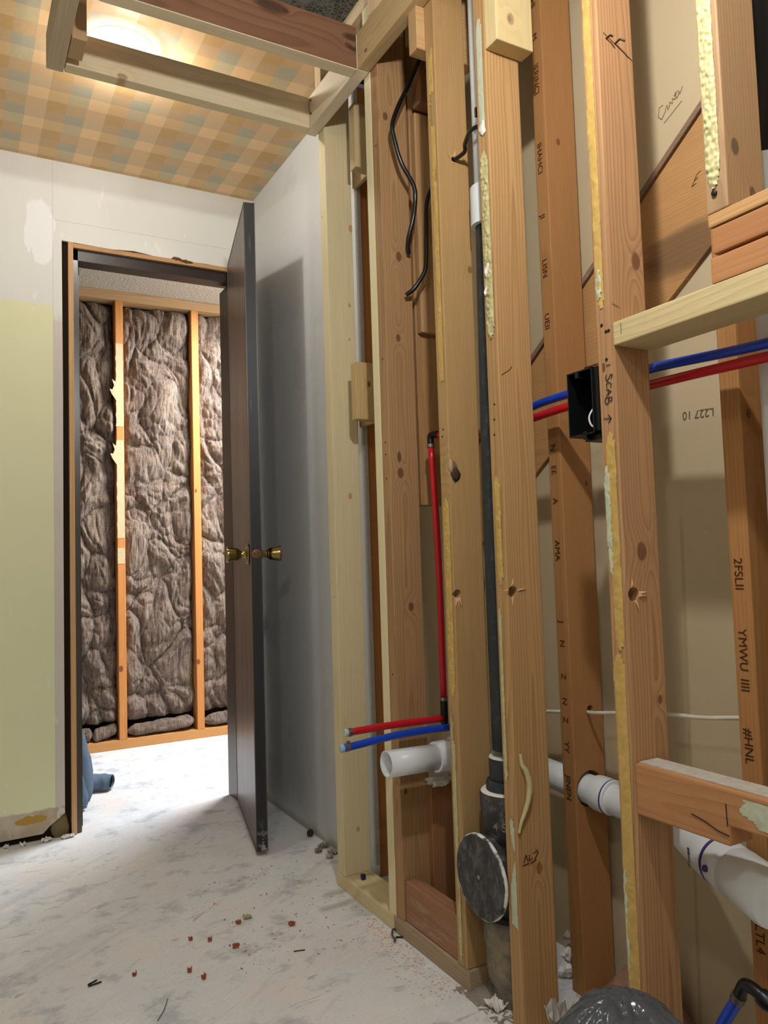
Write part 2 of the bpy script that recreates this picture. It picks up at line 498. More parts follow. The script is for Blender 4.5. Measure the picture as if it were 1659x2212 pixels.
sbox('wall_far', -1.0, 2.3, 4.19, 4.2, 0, 2.325, M_SHADE)
sbox('wall_far_left', -1.02, -1.0, 3.0, 4.2, 0, 2.325, M_FILL)
sbox('wall_far_right', 2.3, 2.32, 2.9, 4.2, 0, 2.325, M_FILL)
sbox('wall_far_near', 1.06, 2.3, 2.93, 3.0, 0, 2.325, M_FILL)

OR = ((206, 150, 92), (150, 92, 48))
# door frame pieces
jw = board('door_jamb', None, None, (.352, .369), (2.884, 2.904), (.002, 2.062), wood((207, 166, 119), (163, 116, 73), con=.4), bev=.001)
jw.name = 'trim_1'; jw['kind'] = 'structure'
hw = board('door_head_edge', None, None, (.369, .985), (2.884, 2.904), (2.044, 2.060), wood((199, 154, 109), (134, 92, 58), axis='x', con=.4, dirt=.5), bev=.001)
hw.name = 'trim_2'; hw['kind'] = 'structure'
vs, fs = prism([(.3695, 2.898), (.386, 2.898), (.386, 2.94), (.392, 2.94), (.392, 2.965), (.398, 2.965), (.398, 3.03), (.3695, 3.03)], .002, 2.044, 'z')
M_FRAME = flat('frame_metal_paint', (70, 64, 60), .28, .6, nz=.35, scale=9)
o = struct('trim_3', vs, fs, M_FRAME)
vs, fs = prism([(2.898, 2.004), (2.94, 2.004), (2.94, 2.016), (2.965, 2.016), (2.965, 2.028), (3.03, 2.028), (3.03, 2.044), (2.898, 2.044)], .3695, .985, 'x')
o = struct('trim_4', vs, fs, flat('frame_head_paint', (40, 28, 22), .4, .5, nz=.3, scale=15))
vs, fs = boxgeo(.9455, .985, 2.904, 3.03, .002, 2.004, .001); struct('trim_5', vs, fs, M_STEEL)
# splinters of the torn head drywall
for k, (x, z) in enumerate(((.735, 2.062), (.76, 2.058), (.78, 2.056))):
    o = blob('plaster_splinter', (x, 2.884, z), (.017, .004, .005), flat('splinter', (110, 70, 38), .9), seed=k*3., amp=.8, sub=2)
    tag(o, 'brown splintered scrap of paper and wood on top edge of the doorway', 'debris', 'splinters above the doorway')

# ------------------------------------------------------------ door leaf
def door():
    A, B_ = Vector((.817, 2.343, 0)), Vector((.937, 2.897, 0))
    d = (B_-A).normalized(); n = Vector((d.y, -d.x, 0))            # n points towards the right wall
    L = (B_-A).length-.012; th = .033; z0, z1 = .017, 2.066
    g = G('door_paint')
    nn = g.noise(g.sc((g.x, g.y, g.z), 40, 10, 1.6), 1., 4, .6, .6)
    col = g.mix(g.step(nn, .35, .7), lin((72, 62, 56)), lin((104, 86, 74)))
    s2 = g.noise(g.sc((g.x, g.y, g.z), 60, 60, 5), 1., 4)
    col = g.mix(g.mul(g.step(s2, .64, .70), .4), col, lin((150, 140, 128)))
    m_face = g.done(col, .36, .5)
    bm = bmesh.new(); bmesh.ops.create_cube(bm, size=1.)
    for v in bm.verts:
        t = 0 if v.co.x < 0 else L; s = 0 if v.co.y < 0 else th; z = z0 if v.co.z < 0 else z1
        v.co = A + d*t + n*s + Vector((0, 0, z))
    bmesh.ops.bevel(bm, geom=list(bm.edges), offset=.0015, segments=2, affect='EDGES')
    bm.verts.index_update()
    vs = [tuple(v.co) for v in bm.verts]; fs = [[v.index for v in f.verts] for f in bm.faces]; bm.free()
    org = tuple(B_)
    o = build('door_1', vs, fs, m_face, origin=org); o['kind'] = 'structure'
    # edge paint strip
    e = Vector((0, 0, 0))
    vs = []
    for t in (-.0008, .0006):
        for s, z in ((.001, z0+.001), (th-.001, z0+.001), (th-.001, z1-.001), (.001, z1-.001)):
            vs.append(tuple(A+d*t+n*s+Vector((0, 0, z))))
    g = G('door_edge_paint'); nn = g.noise(g.sc((g.x, g.y, g.z), 50, 50, 4), 1., 4)
    c = g.mix(g.step(nn, .62, .72), lin((38, 38, 40)), lin((74, 84, 92)))
    c = g.mix(g.mul(g.step(g.noise(g.P, 60., 4), .5, .6), g.step(g.z, .12, .02)), c, lin((140, 138, 134)))
    pe = build('edge_band', vs, [[3, 2, 1, 0], [4, 5, 6, 7], [0, 1, 5, 4], [1, 2, 6, 5], [2, 3, 7, 6], [3, 0, 4, 7]], g.done(c, .45, .4), o)
    brass = flat('aged_brass', (150, 132, 82), .22, .5, metal=1., nz=.2, scale=20)
    zk = .931
    for side in (0, 1):
        c = A + d*.058 + n*(0 if side == 0 else th) + Vector((0, 0, zk)); ax = -n if side == 0 else n
        kn = lathe('door_knob', [(.0, .0), (.030, .001), (.0325, .003), (.030, .007), (.014, .010), (.011, .014), (.011, .024), (.014, .027), (.0145, .030),
                                 (.019, .034), (.0215, .042), (.0245, .062), (.0255, .068), (.024, .071), (.018, .071), (.012, .0695), (.0, .0695)],
                   c, brass, o, ax=tuple(ax), seg=48)
        kn2 = lathe('knob_rose', [(.0, .0005), (.033, .0012), (.034, .003), (.031, .006), (.0, .0065)], c, brass, kn, ax=tuple(ax))
    c = A + d*(-.001) + n*(th/2) + Vector((0, 0, zk))
    la = lathe('latch_plate', [(.0, 0), (.0135, 0), (.0135, .002), (.0105, .0022), (.0100, .0012), (.0, .0012)], c, brass, o, ax=tuple(-d))
    bo = lathe('latch_bolt', [(.0, 0), (.0085, 0), (.0085, .004), (.006, .006), (.0, .006)], c, flat('latch_bronze', (120, 84, 60), .4, .5, metal=1.), la, ax=tuple(-d))
    return o
door()

# ------------------------------------------------------------ far room: plates, studs, insulation
far_sole = board('sole_plate', 'orange wood sole plate on the floor below the insulation beyond the doorway', 'framing lumber', (-.95, 2.28), (4.08, 4.17), (0, .046),
                 wood(*OR, axis='x', dirt=.35))
for x in (.70, .80, .93, 1.09, 1.2):
    pass
board('top_plate', 'orange wood top plate over the insulation beyond the doorway', 'framing lumber', (-.95, 2.28), (4.08, 4.17), (2.275, 2.3245), wood((194, 158, 118), (144, 102, 66), axis='x'))
M_ORANGE_PAPER = flat('torn_beige_paper', (196, 176, 138), .8, .2, nz=.1)
def far_stud(x, label):
    o = board('wall_stud', label, 'wall stud', (x, x+.038), (4.08, 4.17), (.046, 2.275), wood((204, 138, 76), (156, 88, 42), dirt=.15, knots=((.01, 1.25, .01), (.01, .35, .012))), group=None)
    return o
fs1 = far_stud(.722, 'orange wall stud with torn beige paper flaps, beyond the doorway left of centre')
fs2 = far_stud(1.114, 'bare orange wall stud beyond the doorway, nearest to the open door')
far_stud(1.505, 'orange wall stud beyond the doorway hidden behind the open door')
far_stud(.33, 'orange wall stud beyond the doorway hidden behind the left jamb')
for zs in ((1.62, 2.05, .0), (1.05, 1.55, 3.), (.92, 1.0, 7.)):
    z0, z1, sd = zs; poly = []
    n = 22; R = random.Random(sd)
    Lp = [(.7225+(.000 if i % 3 else -.004*R.random()), z0+(z1-z0)*i/n) for i in range(n+1)]
    Rp = [(.755+.004*R.random(), z0+(z1-z0)*i/n) for i in range(n, -1, -1)]
    vs, fs = prism(Lp+Rp, 4.0785, 4.0799, 'y'); build('torn_paper', vs, fs, M_ORANGE_PAPER, fs1)
for zc in (1.80, 1.47):
    poly = [(.723, zc-.05), (.70, zc-.015), (.690, zc+.01), (.704, zc+.008), (.712, zc+.03), (.702, zc+.062), (.713, zc+.052), (.723, zc+.05)]
    vs, fs = prism(poly, 4.074, 4.0765, 'y'); build('torn_paper', vs, fs, M_ORANGE_PAPER, fs1)

g = G('brown_fibreglass')
P3 = (g.x, g.y, g.z)
nb = g.noise(g.sc(P3, 5, 5, 4), 1., 5, .65, .8)
ribs = g.noise(g.sc(P3, 170, 60, 14), 1., 3, .6, .4)
wisps = g.noise(g.sc(P3, 16, 16, 12, 4.), 1., 6, .7, 2.2)
col = g.mix(g.step(nb, .3, .7), lin((128, 102, 84)), lin((172, 146, 122)))
col = g.mix(g.mul(g.step(ribs, .54, .38), .7), col, lin((66, 50, 42)))
col = g.mix(g.mul(g.step(wisps, .54, .70), .6), col, lin((188, 170, 150)))
col = g.mix(g.mul(g.step(wisps, .46, .32), .7), col, lin((72, 54, 46)))
tl = g.step(g.m('ABSOLUTE', g.sub(g.m('FRACT', g.mul(g.z, 4.6)), .5)), .006, .002)
col = g.mix(g.mul(tl, .35), col, lin((196, 176, 150)))
fine = g.noise(g.sc(P3, 260, 120, 60), 1., 4, .7, 1.)
g.bump(g.add(g.mul(ribs, .7), g.add(fine, g.mul(wisps, 1.2))), 1., .012)
g.b.inputs['Sheen Weight'].default_value = .25
M_INS = g.done(col, .95, .08)


def batt(x0, x1, z0, z1, seed, label):
    nx, nz = 110, int((z1-z0)/.005); vs, fs = [], []
    for i in range(nz+1):
        z = z0+(z1-z0)*i/nz
        for j in range(nx+1):
            u = j/nx; x = x0+(x1-x0)*u
            q = Vector((x*5, z*4, seed))
            wp = Vector((noise.noise(q), noise.noise(q+Vector((5, 3, 1))), 0))
            q2 = Vector((x*7.0, z*4.6, seed)) + wp*.6
            dd, _pt = noise.voronoi(q2); f = dd[1]-dd[0]
            d3, _pt = noise.voronoi(q2*2.6+Vector((3, 1, 7))); f2 = d3[1]-d3[0]
            dep = -.018 + .050*min(1, f*1.5)**.55 + .016*min(1, f2*1.5)**.6 + .024*noise.fractal(q2*1.3, 1, 2, 5) + .005*noise.noise(Vector((x*90, z*14, seed)))
            edge = min(u, 1-u); dep -= .035*(1-min(1, edge/.10))**2
            zt = min(z-z0, z1-z); dep -= .03*(1-min(1, zt/.06))**2
            vs.append((x, 4.135-dep, z))
    for i in range(nz):
        for j in range(nx):
            a = i*(nx+1)+j; fs.append([a, a+1, a+nx+2, a+nx+1])
    k = len(vs)
    vs += [(x0, 4.185, z0), (x1, 4.185, z0), (x1, 4.185, z1), (x0, 4.185, z1)]
    fs.append([k+3, k+2, k+1, k])
    a, b, c, d_ = 0, nx, nz*(nx+1)+nx, nz*(nx+1)
    fs += [[k, k+1] + list(range(b, a-1, -1)), [k+2, k+3] + list(range(d_, c+1))]
    fs += [[k+3, k] + [i*(nx+1) for i in range(nz+1)], [k+1, k+2] + [i*(nx+1)+nx for i in range(nz, -1, -1)]]
    o = build('insulation_batt', vs, fs, M_INS, smooth=True)
    return tag(o, label, 'insulation')
batt(.372, .7215, .128, 2.27, 1.3, 'brown fibreglass insulation batt filling the left bay beyond the doorway')
batt(.7605, 1.1135, .128, 2.27, 7.9, 'brown fibreglass insulation batt in the middle bay between two orange studs')
batt(1.1525, 1.5045, .128, 2.27, 15.2, 'brown fibreglass insulation batt in the right bay, half hidden by the open door')


def roll(x0, x1, seed, label, tilt=0.):
    nx, na = 60, 26; vs, fs = [], []
    for i in range(nx+1):
        u = i/nx; x = x0+(x1-x0)*u; e = min(1., min(u, 1-u)/.12)**.5 if 0 < u < 1 else 0.05
        for k in range(na):
            a = 2*math.pi*k/na; n_ = noise.fractal(Vector((x*14, math.cos(a)*1.4+seed, math.sin(a)*1.4)), 1, 2, 4)
            rz = .030*e*(1+.35*n_); ry = .034*e*(1+.3*n_)
            vs.append((x, 4.118+ry*math.cos(a), max(.047, .084+tilt*(u-.5)+rz*math.sin(a))))
    for i in range(nx):
        for k in range(na): fs.append([i*na+k, i*na+(k+1) % na, (i+1)*na+(k+1) % na, (i+1)*na+k])
    fs += [list(range(na)), [nx*na+k for k in range(na)]]
    return tag(build('insulation_scrap', vs, fs, M_INS, smooth=True), label, 'insulation')
roll(.45, .60, 1., 'small scrap of brown insulation on the sole plate, lower left of the doorway')
roll(.60, .716, 5., 'short upright-curled scrap of brown insulation against the papered orange stud', .03)
roll(.765, 1.108, 9., 'long rolled scrap of brown insulation on the sole plate between the two orange studs', .015)
roll(1.156, 1.45, 13., 'scrap of brown insulation on the sole plate beside the open door', .01)

# denim trousers heaped beside the jamb
g = G('blue_denim'); n = g.noise(g.P, 500., 2); n2 = g.noise(g.P, 9., 3)
M_DENIM = g.done(g.mix(g.add(g.mul(n, .5), g.mul(n2, .5)), lin((62, 76, 96)), lin((116, 134, 152))), .85, .1)
g = G('cuff_shade'); M_CUFF_SHADE = g.done(lin((16, 18, 22)), .9, .1)
tr = empty('denim_trousers', (.40, 3.2, 0))
tag(tr, 'crumpled blue denim trousers heaped on the floor against the left door jamb', 'trousers')
def cloth_tube(name, pts, r, seed, fl=.8, hollow=0.):
    vs, fs = tubegeo(pts, r, seg=30, n=10, flatten=fl, hollow=hollow)
    out = []
    for v in vs:
        q = Vector(v); k = noise.fractal(Vector((q.x*18, q.y*18, q.z*9+seed)), 1, 2, 3)*.010
        out.append((v[0]+k, v[1]+k*.6, max(.003, v[2]+k*.4)))
    return build(name, out, fs, M_DENIM, tr, smooth=True)
cloth_tube('trouser_leg', [(.392, 3.24, .34), (.405, 3.235, .25), (.424, 3.225, .16), (.426, 3.21, .08), (.412, 3.19, .03)], lambda t: .030+.022*math.sin(math.pi*t*.75), 1.)
cloth_tube('trouser_leg', [(.375, 3.16, .22), (.395, 3.155, .12), (.407, 3.15, .05), (.402, 3.15, .025)], lambda t: .028+.012*t, 4.)
cl = cloth_tube('trouser_leg', [(.40, 3.335, .055), (.45, 3.375, .048), (.505, 3.385, .040), (.545, 3.372, .036), (.562, 3.362, .036)], lambda t: .044-.014*t, 7., .8, .003)
lathe('cuff_shade_disc', [(.001, 0), (.024, 0), (.024, .001), (.001, .001)], (.556, 3.366, .036), M_CUFF_SHADE, tr, ax=(.86, -.5, 0), seg=20)  # dark disc stands in for the shade inside the open cuff

# ------------------------------------------------------------ ceiling framing of the near room
NEW = ((222, 202, 158), (196, 168, 116)); OLD = ((186, 138, 92), (132, 84, 46)); NEW2 = ((226, 210, 176), (200, 178, 138))
board('header', 'pale new lumber header running along the wall top toward the far corner', 'framing lumber', (0.9, 0.9346), (1.6894, 2.0288), (2.1548, 2.248),
      wood((225, 211, 184), (202, 179, 143), axis='y', con=.25, freq=90))
board('header', 'honey-coloured header piece above the black cable, near end of the wall top', 'framing lumber', (0.9, 0.9346), (0.7211, 1.6884), (2.1548, 2.248),
      wood((200, 173, 127), (154, 116, 73), axis='y', con=.35, knots=((.02, .92, .006),)))
board('upper_plate', 'pale plate board just under the old grey ceiling above the header', 'framing lumber', (.9355, 1.02), (1.36, 2.02), (2.345, 2.384), wood((210, 189, 151), (175, 145, 104), axis='y'))
board('cripple_block', 'short pale block between header and upper plate beside the dark brown joist', 'framing lumber', (.905, .9345), (1.596, 1.635), (2.2485, 2.3445), wood((203, 177, 136), (164, 130, 90)))
board('cripple_block', 'small pale block on the header between the two ceiling joists', 'framing lumber', (.9005, .935), (1.913, 1.952), (2.2485, 2.3495), wood((209, 183, 142), (174, 140, 100)))
board('ceiling_joist', 'dark reddish-brown old joist crossing in front of the plaid ceiling', 'ceiling joist', (0.2764, 0.8995), (1.6894, 1.7278), (2.1548, 2.2673),
      wood((127, 91, 67), (80, 51, 35), axis='x', con=.55, pith=(.02, .08), slope=.03, freq=85, knots=((.055, .60, .010), (.09, .43, .008)), stains=((.09, .395, .02, (52, 36, 30)), (.08, .61, .012, (40, 28, 22)), (.05, .615, .009, (40, 28, 22)))))
cj = [o_ for o_ in bpy.data.objects if o_.name == 'ceiling_joist'][0]
vs, fs = boxgeo(.2775, .899, 1.6902, 1.727, 2.1532, 2.1552, .0006); build('pale_underside', vs, fs, wood((226, 210, 178), (198, 172, 130), axis='x', con=.3), cj)  # thin slab, paler than the joist's front face
board('ceiling_joist', 'pale new joist with a round knot crossing just below the plaid ceiling', 'ceiling joist', (0.2409, 0.8995), (1.9922, 2.0278), (2.1548, 2.2461),
      wood((226, 211, 177), (199, 173, 130), axis='x', con=.4, pith=(.03, .07), slope=.01, freq=95, knots=((.006, .135, .012),), kcol=(150, 116, 80)))
yj = board('ceiling_joist', 'pale joist end hanging at the top left, running toward the viewer', 'ceiling joist', (0.199, 0.2394), (1.2019, 2.0316), (2.1548, 2.2461),
      wood((193, 177, 150), (164, 143, 112), axis='y', con=.4, pith=(.02, .05), freq=110, slope=.02))
board('hanger_block', 'short greyish-brown hanger block beside the ceiling lamp at top left', 'framing lumber', (0.2406, 0.275), (1.8807, 1.9653), (2.1548, 2.349),
      wood((187, 156, 118), (141, 108, 77), con=.35))
M_NAIL = flat('dark_steel', (54, 50, 48), .4, .5, metal=.8)
def nail(p, ax, r=.0025, L=.004, parent=None, label=None, bent=False):
    pass

# lamp globe between the joists
def globe(spec, bulb, label, cat='ceiling lamp'):
    c, R, colr, st = spec
    e = empty('ceiling_lamp', (c[0], c[1], c[2])); tag(e, label, cat)
    g = G('lamp_glass'); nt = g.nt
    em = nt.nodes.new('ShaderNodeEmission'); em.inputs[0].default_value = colr+(1,); em.inputs[1].default_value = 9.0
    tr_ = nt.nodes.new('ShaderNodeBsdfTransparent'); mx = nt.nodes.new('ShaderNodeMixShader'); mx.inputs[0].default_value = .55
    nt.links.new(tr_.outputs[0], mx.inputs[1]); nt.links.new(em.outputs[0], mx.inputs[2])
    nt.links.new(mx.outputs[0], nt.nodes['Material Output'].inputs[0])
    prof = [(R, -.006)] + [(R*math.cos(a), -.006-R*.34*math.sin(a)) for a in [i*math.pi/2/8 for i in range(1, 8)]] + [(.001, -.006-R*.34)]
    lathe('lamp_glass', prof, c, g.mat, e, seg=24)
    gb = G('lamp_bulb'); gb.put(gb.b.inputs['Emission Color'], colr); gb.b.inputs['Emission Strength'].default_value = st
    rb = bulb[1]; bc = Vector(bulb[0])
    lathe('lamp_bulb', [(.001, rb)] + [(rb*math.sin(a), rb*math.cos(a)) for a in [k*math.pi/8 for k in range(1, 8)]] + [(.001, -rb)], bc, gb.mat, e, seg=16)
    lathe('lamp_base', [(.001, .004), (R*.96, .004), (R*.96, -.0055), (.001, -.006)], c, flat('lamp_base', (210, 208, 200), .5), e, seg=24)
    return e
globe(GLOBE_PLAID, ((.435, 2.195, 2.323), .0165), 'glowing white ceiling lamp on the plaid ceiling, half hidden above the pale joist')
def pendant(c, colr, st, drop, rb, label):
    e = tag(empty('pendant_lamp', c), label, 'pendant lamp'); zb = c[2]-drop
    lathe('ceiling_rose', [(.001, 0), (.05, 0), (.045, -.012), (.001, -.014)], c, flat('rose_white', (210, 208, 200), .5), e, seg=24)
    tube('cord', [(c[0], c[1], 2.372), (c[0], c[1], zb+.06)], .003, flat('cord_black', (20, 20, 20), .5), e, smooth=False, seg=8)
    lathe('bulb_socket', [(.001, .04), (.015, .038), (.017, 0), (.001, 0)], (c[0], c[1], zb+rb), flat('socket_black', (24, 24, 24), .5), e, seg=20)
    gb = G('pendant_bulb'); gb.put(gb.b.inputs['Emission Color'], colr); gb.b.inputs['Emission Strength'].default_value = st
    lathe('lamp_bulb', [(.001, rb)] + [(rb*math.sin(a), rb*math.cos(a)) for a in [k*math.pi/8 for k in range(1, 8)]] + [(.001, -rb)], (c[0], c[1], zb), gb.mat, e, seg=16)
pendant(GLOBE_NEAR[0], GLOBE_NEAR[2], GLOBE_NEAR[3], .42, .028, 'bare hanging bulb close to the stud wall, outside the photo')
pendant(FILL_BULB[0], FILL_BULB[1], FILL_BULB[2], .15, .045, 'added fill bulb behind the viewer on the open side of the room, outside the photo')
c, (lx, ly), colr, watt = FAR_PANEL
e = tag(empty('ceiling_lamp', (c[0], c[1], 2.325)), 'rectangular ceiling lamp of the room beyond the doorway, outside the photo', 'ceiling lamp')
ld = bpy.data.lights.new('far_room_lamp', 'AREA'); ld.shape = 'RECTANGLE'; ld.size = lx; ld.size_y = ly; ld.energy = watt; ld.color = colr
lo = bpy.data.objects.new('lamp_panel_light', ld); COL.objects.link(lo); lo.location = (0, 0, c[2]-2.325-.004); lo.parent = e
vs, fs = boxgeo(c[0]-lx/2, c[0]+lx/2, c[1]-ly/2, c[1]+ly/2, c[2], 2.3245, .003)
e['_o'] = (c[0], c[1], 2.325)
build('lamp_housing', vs, fs, flat('housing', (220, 220, 216), .5), e)

# ------------------------------------------------------------ front row of studs
M_GLUE_Y = flat('yellow_adhesive', (192, 158, 88), .55, .35, nz=.22, scale=60, bump=.3)
M_GLUE_P = flat('pale_adhesive', (186, 176, 128), .5, .35, nz=.2, scale=45, bump=.3)
M_PAINT_G = flat('pale_green_paint', (186, 190, 164), .6, .3, nz=.15, scale=50, bump=.3)
M_WHITEP = flat('white_plaster', (222, 218, 208), .8, .2, nz=.1)
M_INK = flat('black_ink', (38, 30, 26), .7, .1)
M_INKF = flat('faded_ink', (74, 44, 24), .8, .1)
M_PENCIL = flat('pencil', (104, 90, 70), .8, .1)

A_ = board('wall_stud', 'pale new wall stud at the left end of the framed wall, on the new plate', 'wall stud', (.936, 1.018), (1.972, 2.015), (.038, 2.343),
      wood((208, 193, 155), (185, 165, 122), con=.32, freq=230, pith=(.13, .02), knots=((.066, 1.60, .006), (.062, 1.50, .004), (.05, 1.045, .008), (.045, .12, .006), (.078, 1.83, .010)), kcol=(150, 104, 66)))
C_ = board('wall_stud', 'pale narrow new stud nailed to the pinkish old stud', 'wall stud', (.936, 1.02), (1.688, 1.723), (.038, 2.343), wood((222, 209, 169), (199, 179, 132), con=.2, freq=200))
D_ = board('wall_stud', 'brown old stud with a dark heart crack, behind the red and blue stub pipes', 'wall stud', (.936, 1.018), (1.650, 1.6875), (.0425, 2.343),
      wood((166, 130, 90), (116, 82, 50), con=.6, pith=(.036, .012), freq=170, slope=.006, dirt=.12, knots=((.036, 1.41, .0085), (.030, 1.07, .010), (.048, .74, .009), (.015, .30, .006), (.045, 1.62, .010), (.02, 1.98, .009)), kcol=(72, 40, 26),
           stains=((.028, 1.11, .006, (56, 40, 34)),)))
F_ = board('wall_stud', 'tan old stud with yellow adhesive edge and a chipped knot, left of the black pipe', 'wall stud', (.936, 1.018), (1.390, 1.426), (.0425, 2.343),
      wood((176, 142, 94), (130, 94, 54), con=.45, pith=(.12, .03), freq=190, dirt=.06, knots=((.012, 1.05, .014), (.075, 1.50, .008)), kcol=(92, 66, 44)), holes=((.945, .822, .0095), (.978, 1.790, .006)))
H_ = board('wall_stud', 'golden-brown old stud covering the right side of the black pipe', 'wall stud', (.936, 1.020), (1.205, 1.242), (.0, 2.384),
      wood((184, 146, 98), (128, 86, 48), con=.62, pith=(.052, -.012), freq=150, slope=.012, dirt=.06, knots=((.05, .30, .009),), kcol=(110, 66, 36)), holes=((.949, .830, .0115),))
J_ = board('wall_stud', 'pinkish-brown old stud marked SCAB, holding the black electrical box', 'wall stud', (.936, 1.016), (.902, .938), (.0, 2.384),
      wood((180, 138, 98), (120, 82, 52), con=.62, pith=(.055, -.015), freq=165, slope=.010, dirt=.05, knots=((.062, 1.385, .012), (.040, .90, .013), (.065, .66, .007)), kcol=(84, 50, 34)), holes=((.953, .832, .012),))
K_ = board('wall_stud', 'short upper stud with pale crusted adhesive, standing on three stacked boards', 'wall stud', (.936, 1.018), (.678, .713), (1.3735, 2.384),
      wood((163, 132, 97), (117, 86, 59), con=.4, pith=(.10, .03), freq=170, dirt=.2, knots=((.022, .09, .010), (.055, .03, .008)), kcol=(62, 50, 44)))
for st in (F_, H_, J_):
    pass
glue(F_, 'adhesive_strip', 'yellow adhesive', .936, 1.394, 1.421, .60, 1.03, M_GLUE_Y, 1., .0025, cell=.002)
glue(F_, 'adhesive_strip', 'yellow adhesive', .936, 1.393, 1.418, 1.22, 2.06, M_GLUE_Y, 2., .0022, thr=.2)
glue(F_, 'paint_smear', 'pale green paint', .936, 1.402, 1.420, .05, .62, M_GLUE_P, 3., .002, thr=.35)
glue(H_, 'adhesive_strip', 'pale yellow adhesive', .936, 1.209, 1.238, 1.33, 1.72, M_GLUE_P, 4., .0045, cell=.0022, rough=1.6)
glue(H_, 'adhesive_strip', 'yellow adhesive', .936, 1.212, 1.236, .84, 1.06, M_GLUE_Y, 5., .0028)
glue(H_, 'paint_smear', 'pale green paint', .936, 1.212, 1.236, 1.76, 2.0, M_PAINT_G, 6., .002)
glue(H_, 'paint_smear', 'pale paint', .936, 1.210, 1.234, .12, .40, M_PAINT_G, 6.5, .002, thr=.42)
glue(H_, 'adhesive_strip', 'pale adhesive dribble', .936, 1.224, 1.237, .46, .80, M_GLUE_P, 8., .003)
glue(J_, 'adhesive_strip', 'yellow adhesive', .936, .913, .936, 1.30, 1.86, M_GLUE_Y, 9., .0025)
glue(J_, 'paint_smear', 'pale grey-green paint', .936, .916, .937, 1.315, 1.375, M_PAINT_G, 10., .0035, thr=.3)
glue(J_, 'paint_smear', 'pale grey-green paint', .936, .920, .9375, .86, 1.045, M_PAINT_G, 11., .003, thr=.2)
glue(J_, 'adhesive_strip', 'yellow adhesive', .936, .905, .931, .74, 1.10, M_GLUE_Y, 12., .0025)
glue(J_, 'adhesive_strip', 'yellow adhesive', .936, .908, .937, .02, .74, M_GLUE_Y, 13., .0018)
glue(J_, 'paint_smear', 'pale green paint', .936, .927, .9375, .22, .40, M_PAINT_G, 14., .002)
glue(K_, 'adhesive_strip', 'thick pale crusted adhesive', .936, .685, .712, 1.405, 2.05, M_GLUE_P, 15., .005, cell=.0018, rough=1.9, rag=.15)
# glue hook lying on the golden stud
tube('glue_drip', [(.949, 1.203, .520), (.951, 1.201, .500), (.958, 1.199, .488), (.964, 1.198, .465), (.962, 1.198, .440), (.953, 1.199, .415), (.943, 1.200, .395), (.938, 1.2015, .375)],
     lambda t: .0028+.0030*math.sin(math.pi*min(1, t*1.1)), M_GLUE_P, H_, seg=10)
blob('chipped_knot', (.950, 1.3895, 1.080), (.012, .0035, .014), flat('dark_knot', (62, 44, 32), .8, bump=.4), 4., .5, 2, parent=F_)
blob('torn_chip', (.940, 1.3895, 1.098), (.006, .004, .016), flat('chip_tan', (170, 140, 112), .7), 7., .4, 2, parent=F_)
for py_, pz_, pr_ in ((1.222, 1.765, .013), (1.226, 1.470, .014), (1.232, 1.43, .009)):
    blob('torn_paper', (.934, py_, pz_), (.003, pr_*.6, pr_), M_WHITEP, pz_, .7, 2, 3., parent=H_, smooth=False)
# rims and torn splinters round the drilled holes
M_SPL = flat('raw_splinter', (206, 160, 118), .7, .2, nz=.2, scale=90)
def splinters(parent, x, y, z, r, n, seed, dirs=None):
    R = random.Random(seed); vs, fs = [], []
    for k in range(n):
        a = dirs[k] if dirs else R.uniform(0, 6.28); L = R.uniform(.006, .018) if not dirs else R.uniform(.016, .024); wd = R.uniform(.002, .0045)
        c, s = math.cos(a), math.sin(a); b0 = Vector((x+c*r*.9, y-.0004, z+s*r*.9)); t = Vector((c, 0, s)); sd = Vector((-s, 0, c))
        i = len(vs); vs += [tuple(b0-sd*wd), tuple(b0+sd*wd), tuple(b0+t*L+Vector((0, -.0022, 0))), tuple(b0+t*L*.4+Vector((0, -.0035, 0)))]
        fs += [[i, i+3, i+2], [i+3, i+1, i+2], [i, i+1, i+3], [i, i+2, i+1]]
    build('splintered_wood', vs, fs, M_SPL, parent)
splinters(J_, .953, .902, .832, .012, 4, 3, (-.15, .1, -1.25, 1.75))
splinters(F_, .945, 1.390, .822, .0095, 3, 5, (-1.5, -1.2, -1.8))
splinters(F_, .978, 1.390, 1.790, .006, 9, 8)
splinters(H_, .949, 1.205, .830, .0115, 4, 9, (-1.7, 1.6, 3.0, .2))
# nail heads and bent nails
def nails(parent, pts, ax, r=.0022):
    for p in pts:
        a = Vector(ax); lathe('nail_head', [(.0001, 0), (r, .0), (r*1.1, .0008), (.0001, .0012)], p, M_NAIL, parent, ax=ax, seg=12)
nails(A_, [(.936, 2.0, 1.90), (.936, 1.99, .8)], (-1, 0, 0), .0015)
nails(D_, [(.936, 1.668, z) for z in (1.95, 1.40, 1.19, 1.16, 1.10, .62)], (-1, 0, 0), .002)
nails(F_, [(.936, 1.408, 1.18), (.936, 1.412, 1.165)], (-1, 0, 0), .002)
nails(H_, [(.936, 1.222, 1.2), (.936, 1.224, 1.17), (.936, 1.226, 1.14)], (-1, 0, 0), .002)
nails(J_, [(.936, .916, 1.262), (.936, .910, 1.262), (.936, .918, 1.216), (.936, .925, 1.275)], (-1, 0, 0), .0026)
tube('bent_nail', [(.955, .9025, 1.760), (.955, .893, 1.760), (.956, .889, 1.756)], .0016, M_NAIL, J_, seg=8)
tube('bent_nail', [(.975, .9025, 1.757), (.974, .890, 1.757), (.979, .884, 1.752)], .0016, M_NAIL, J_, seg=8)
lathe('nail_head', [(.0001, 0), (.004, .0), (.0045, .003), (.0001, .005)], (.936, .698, 1.400), M_NAIL, K_, ax=(-1, 0, 0), seg=14)
for p_, zs_ in ((2.0725, (2.275, 2.23)),):
    pass
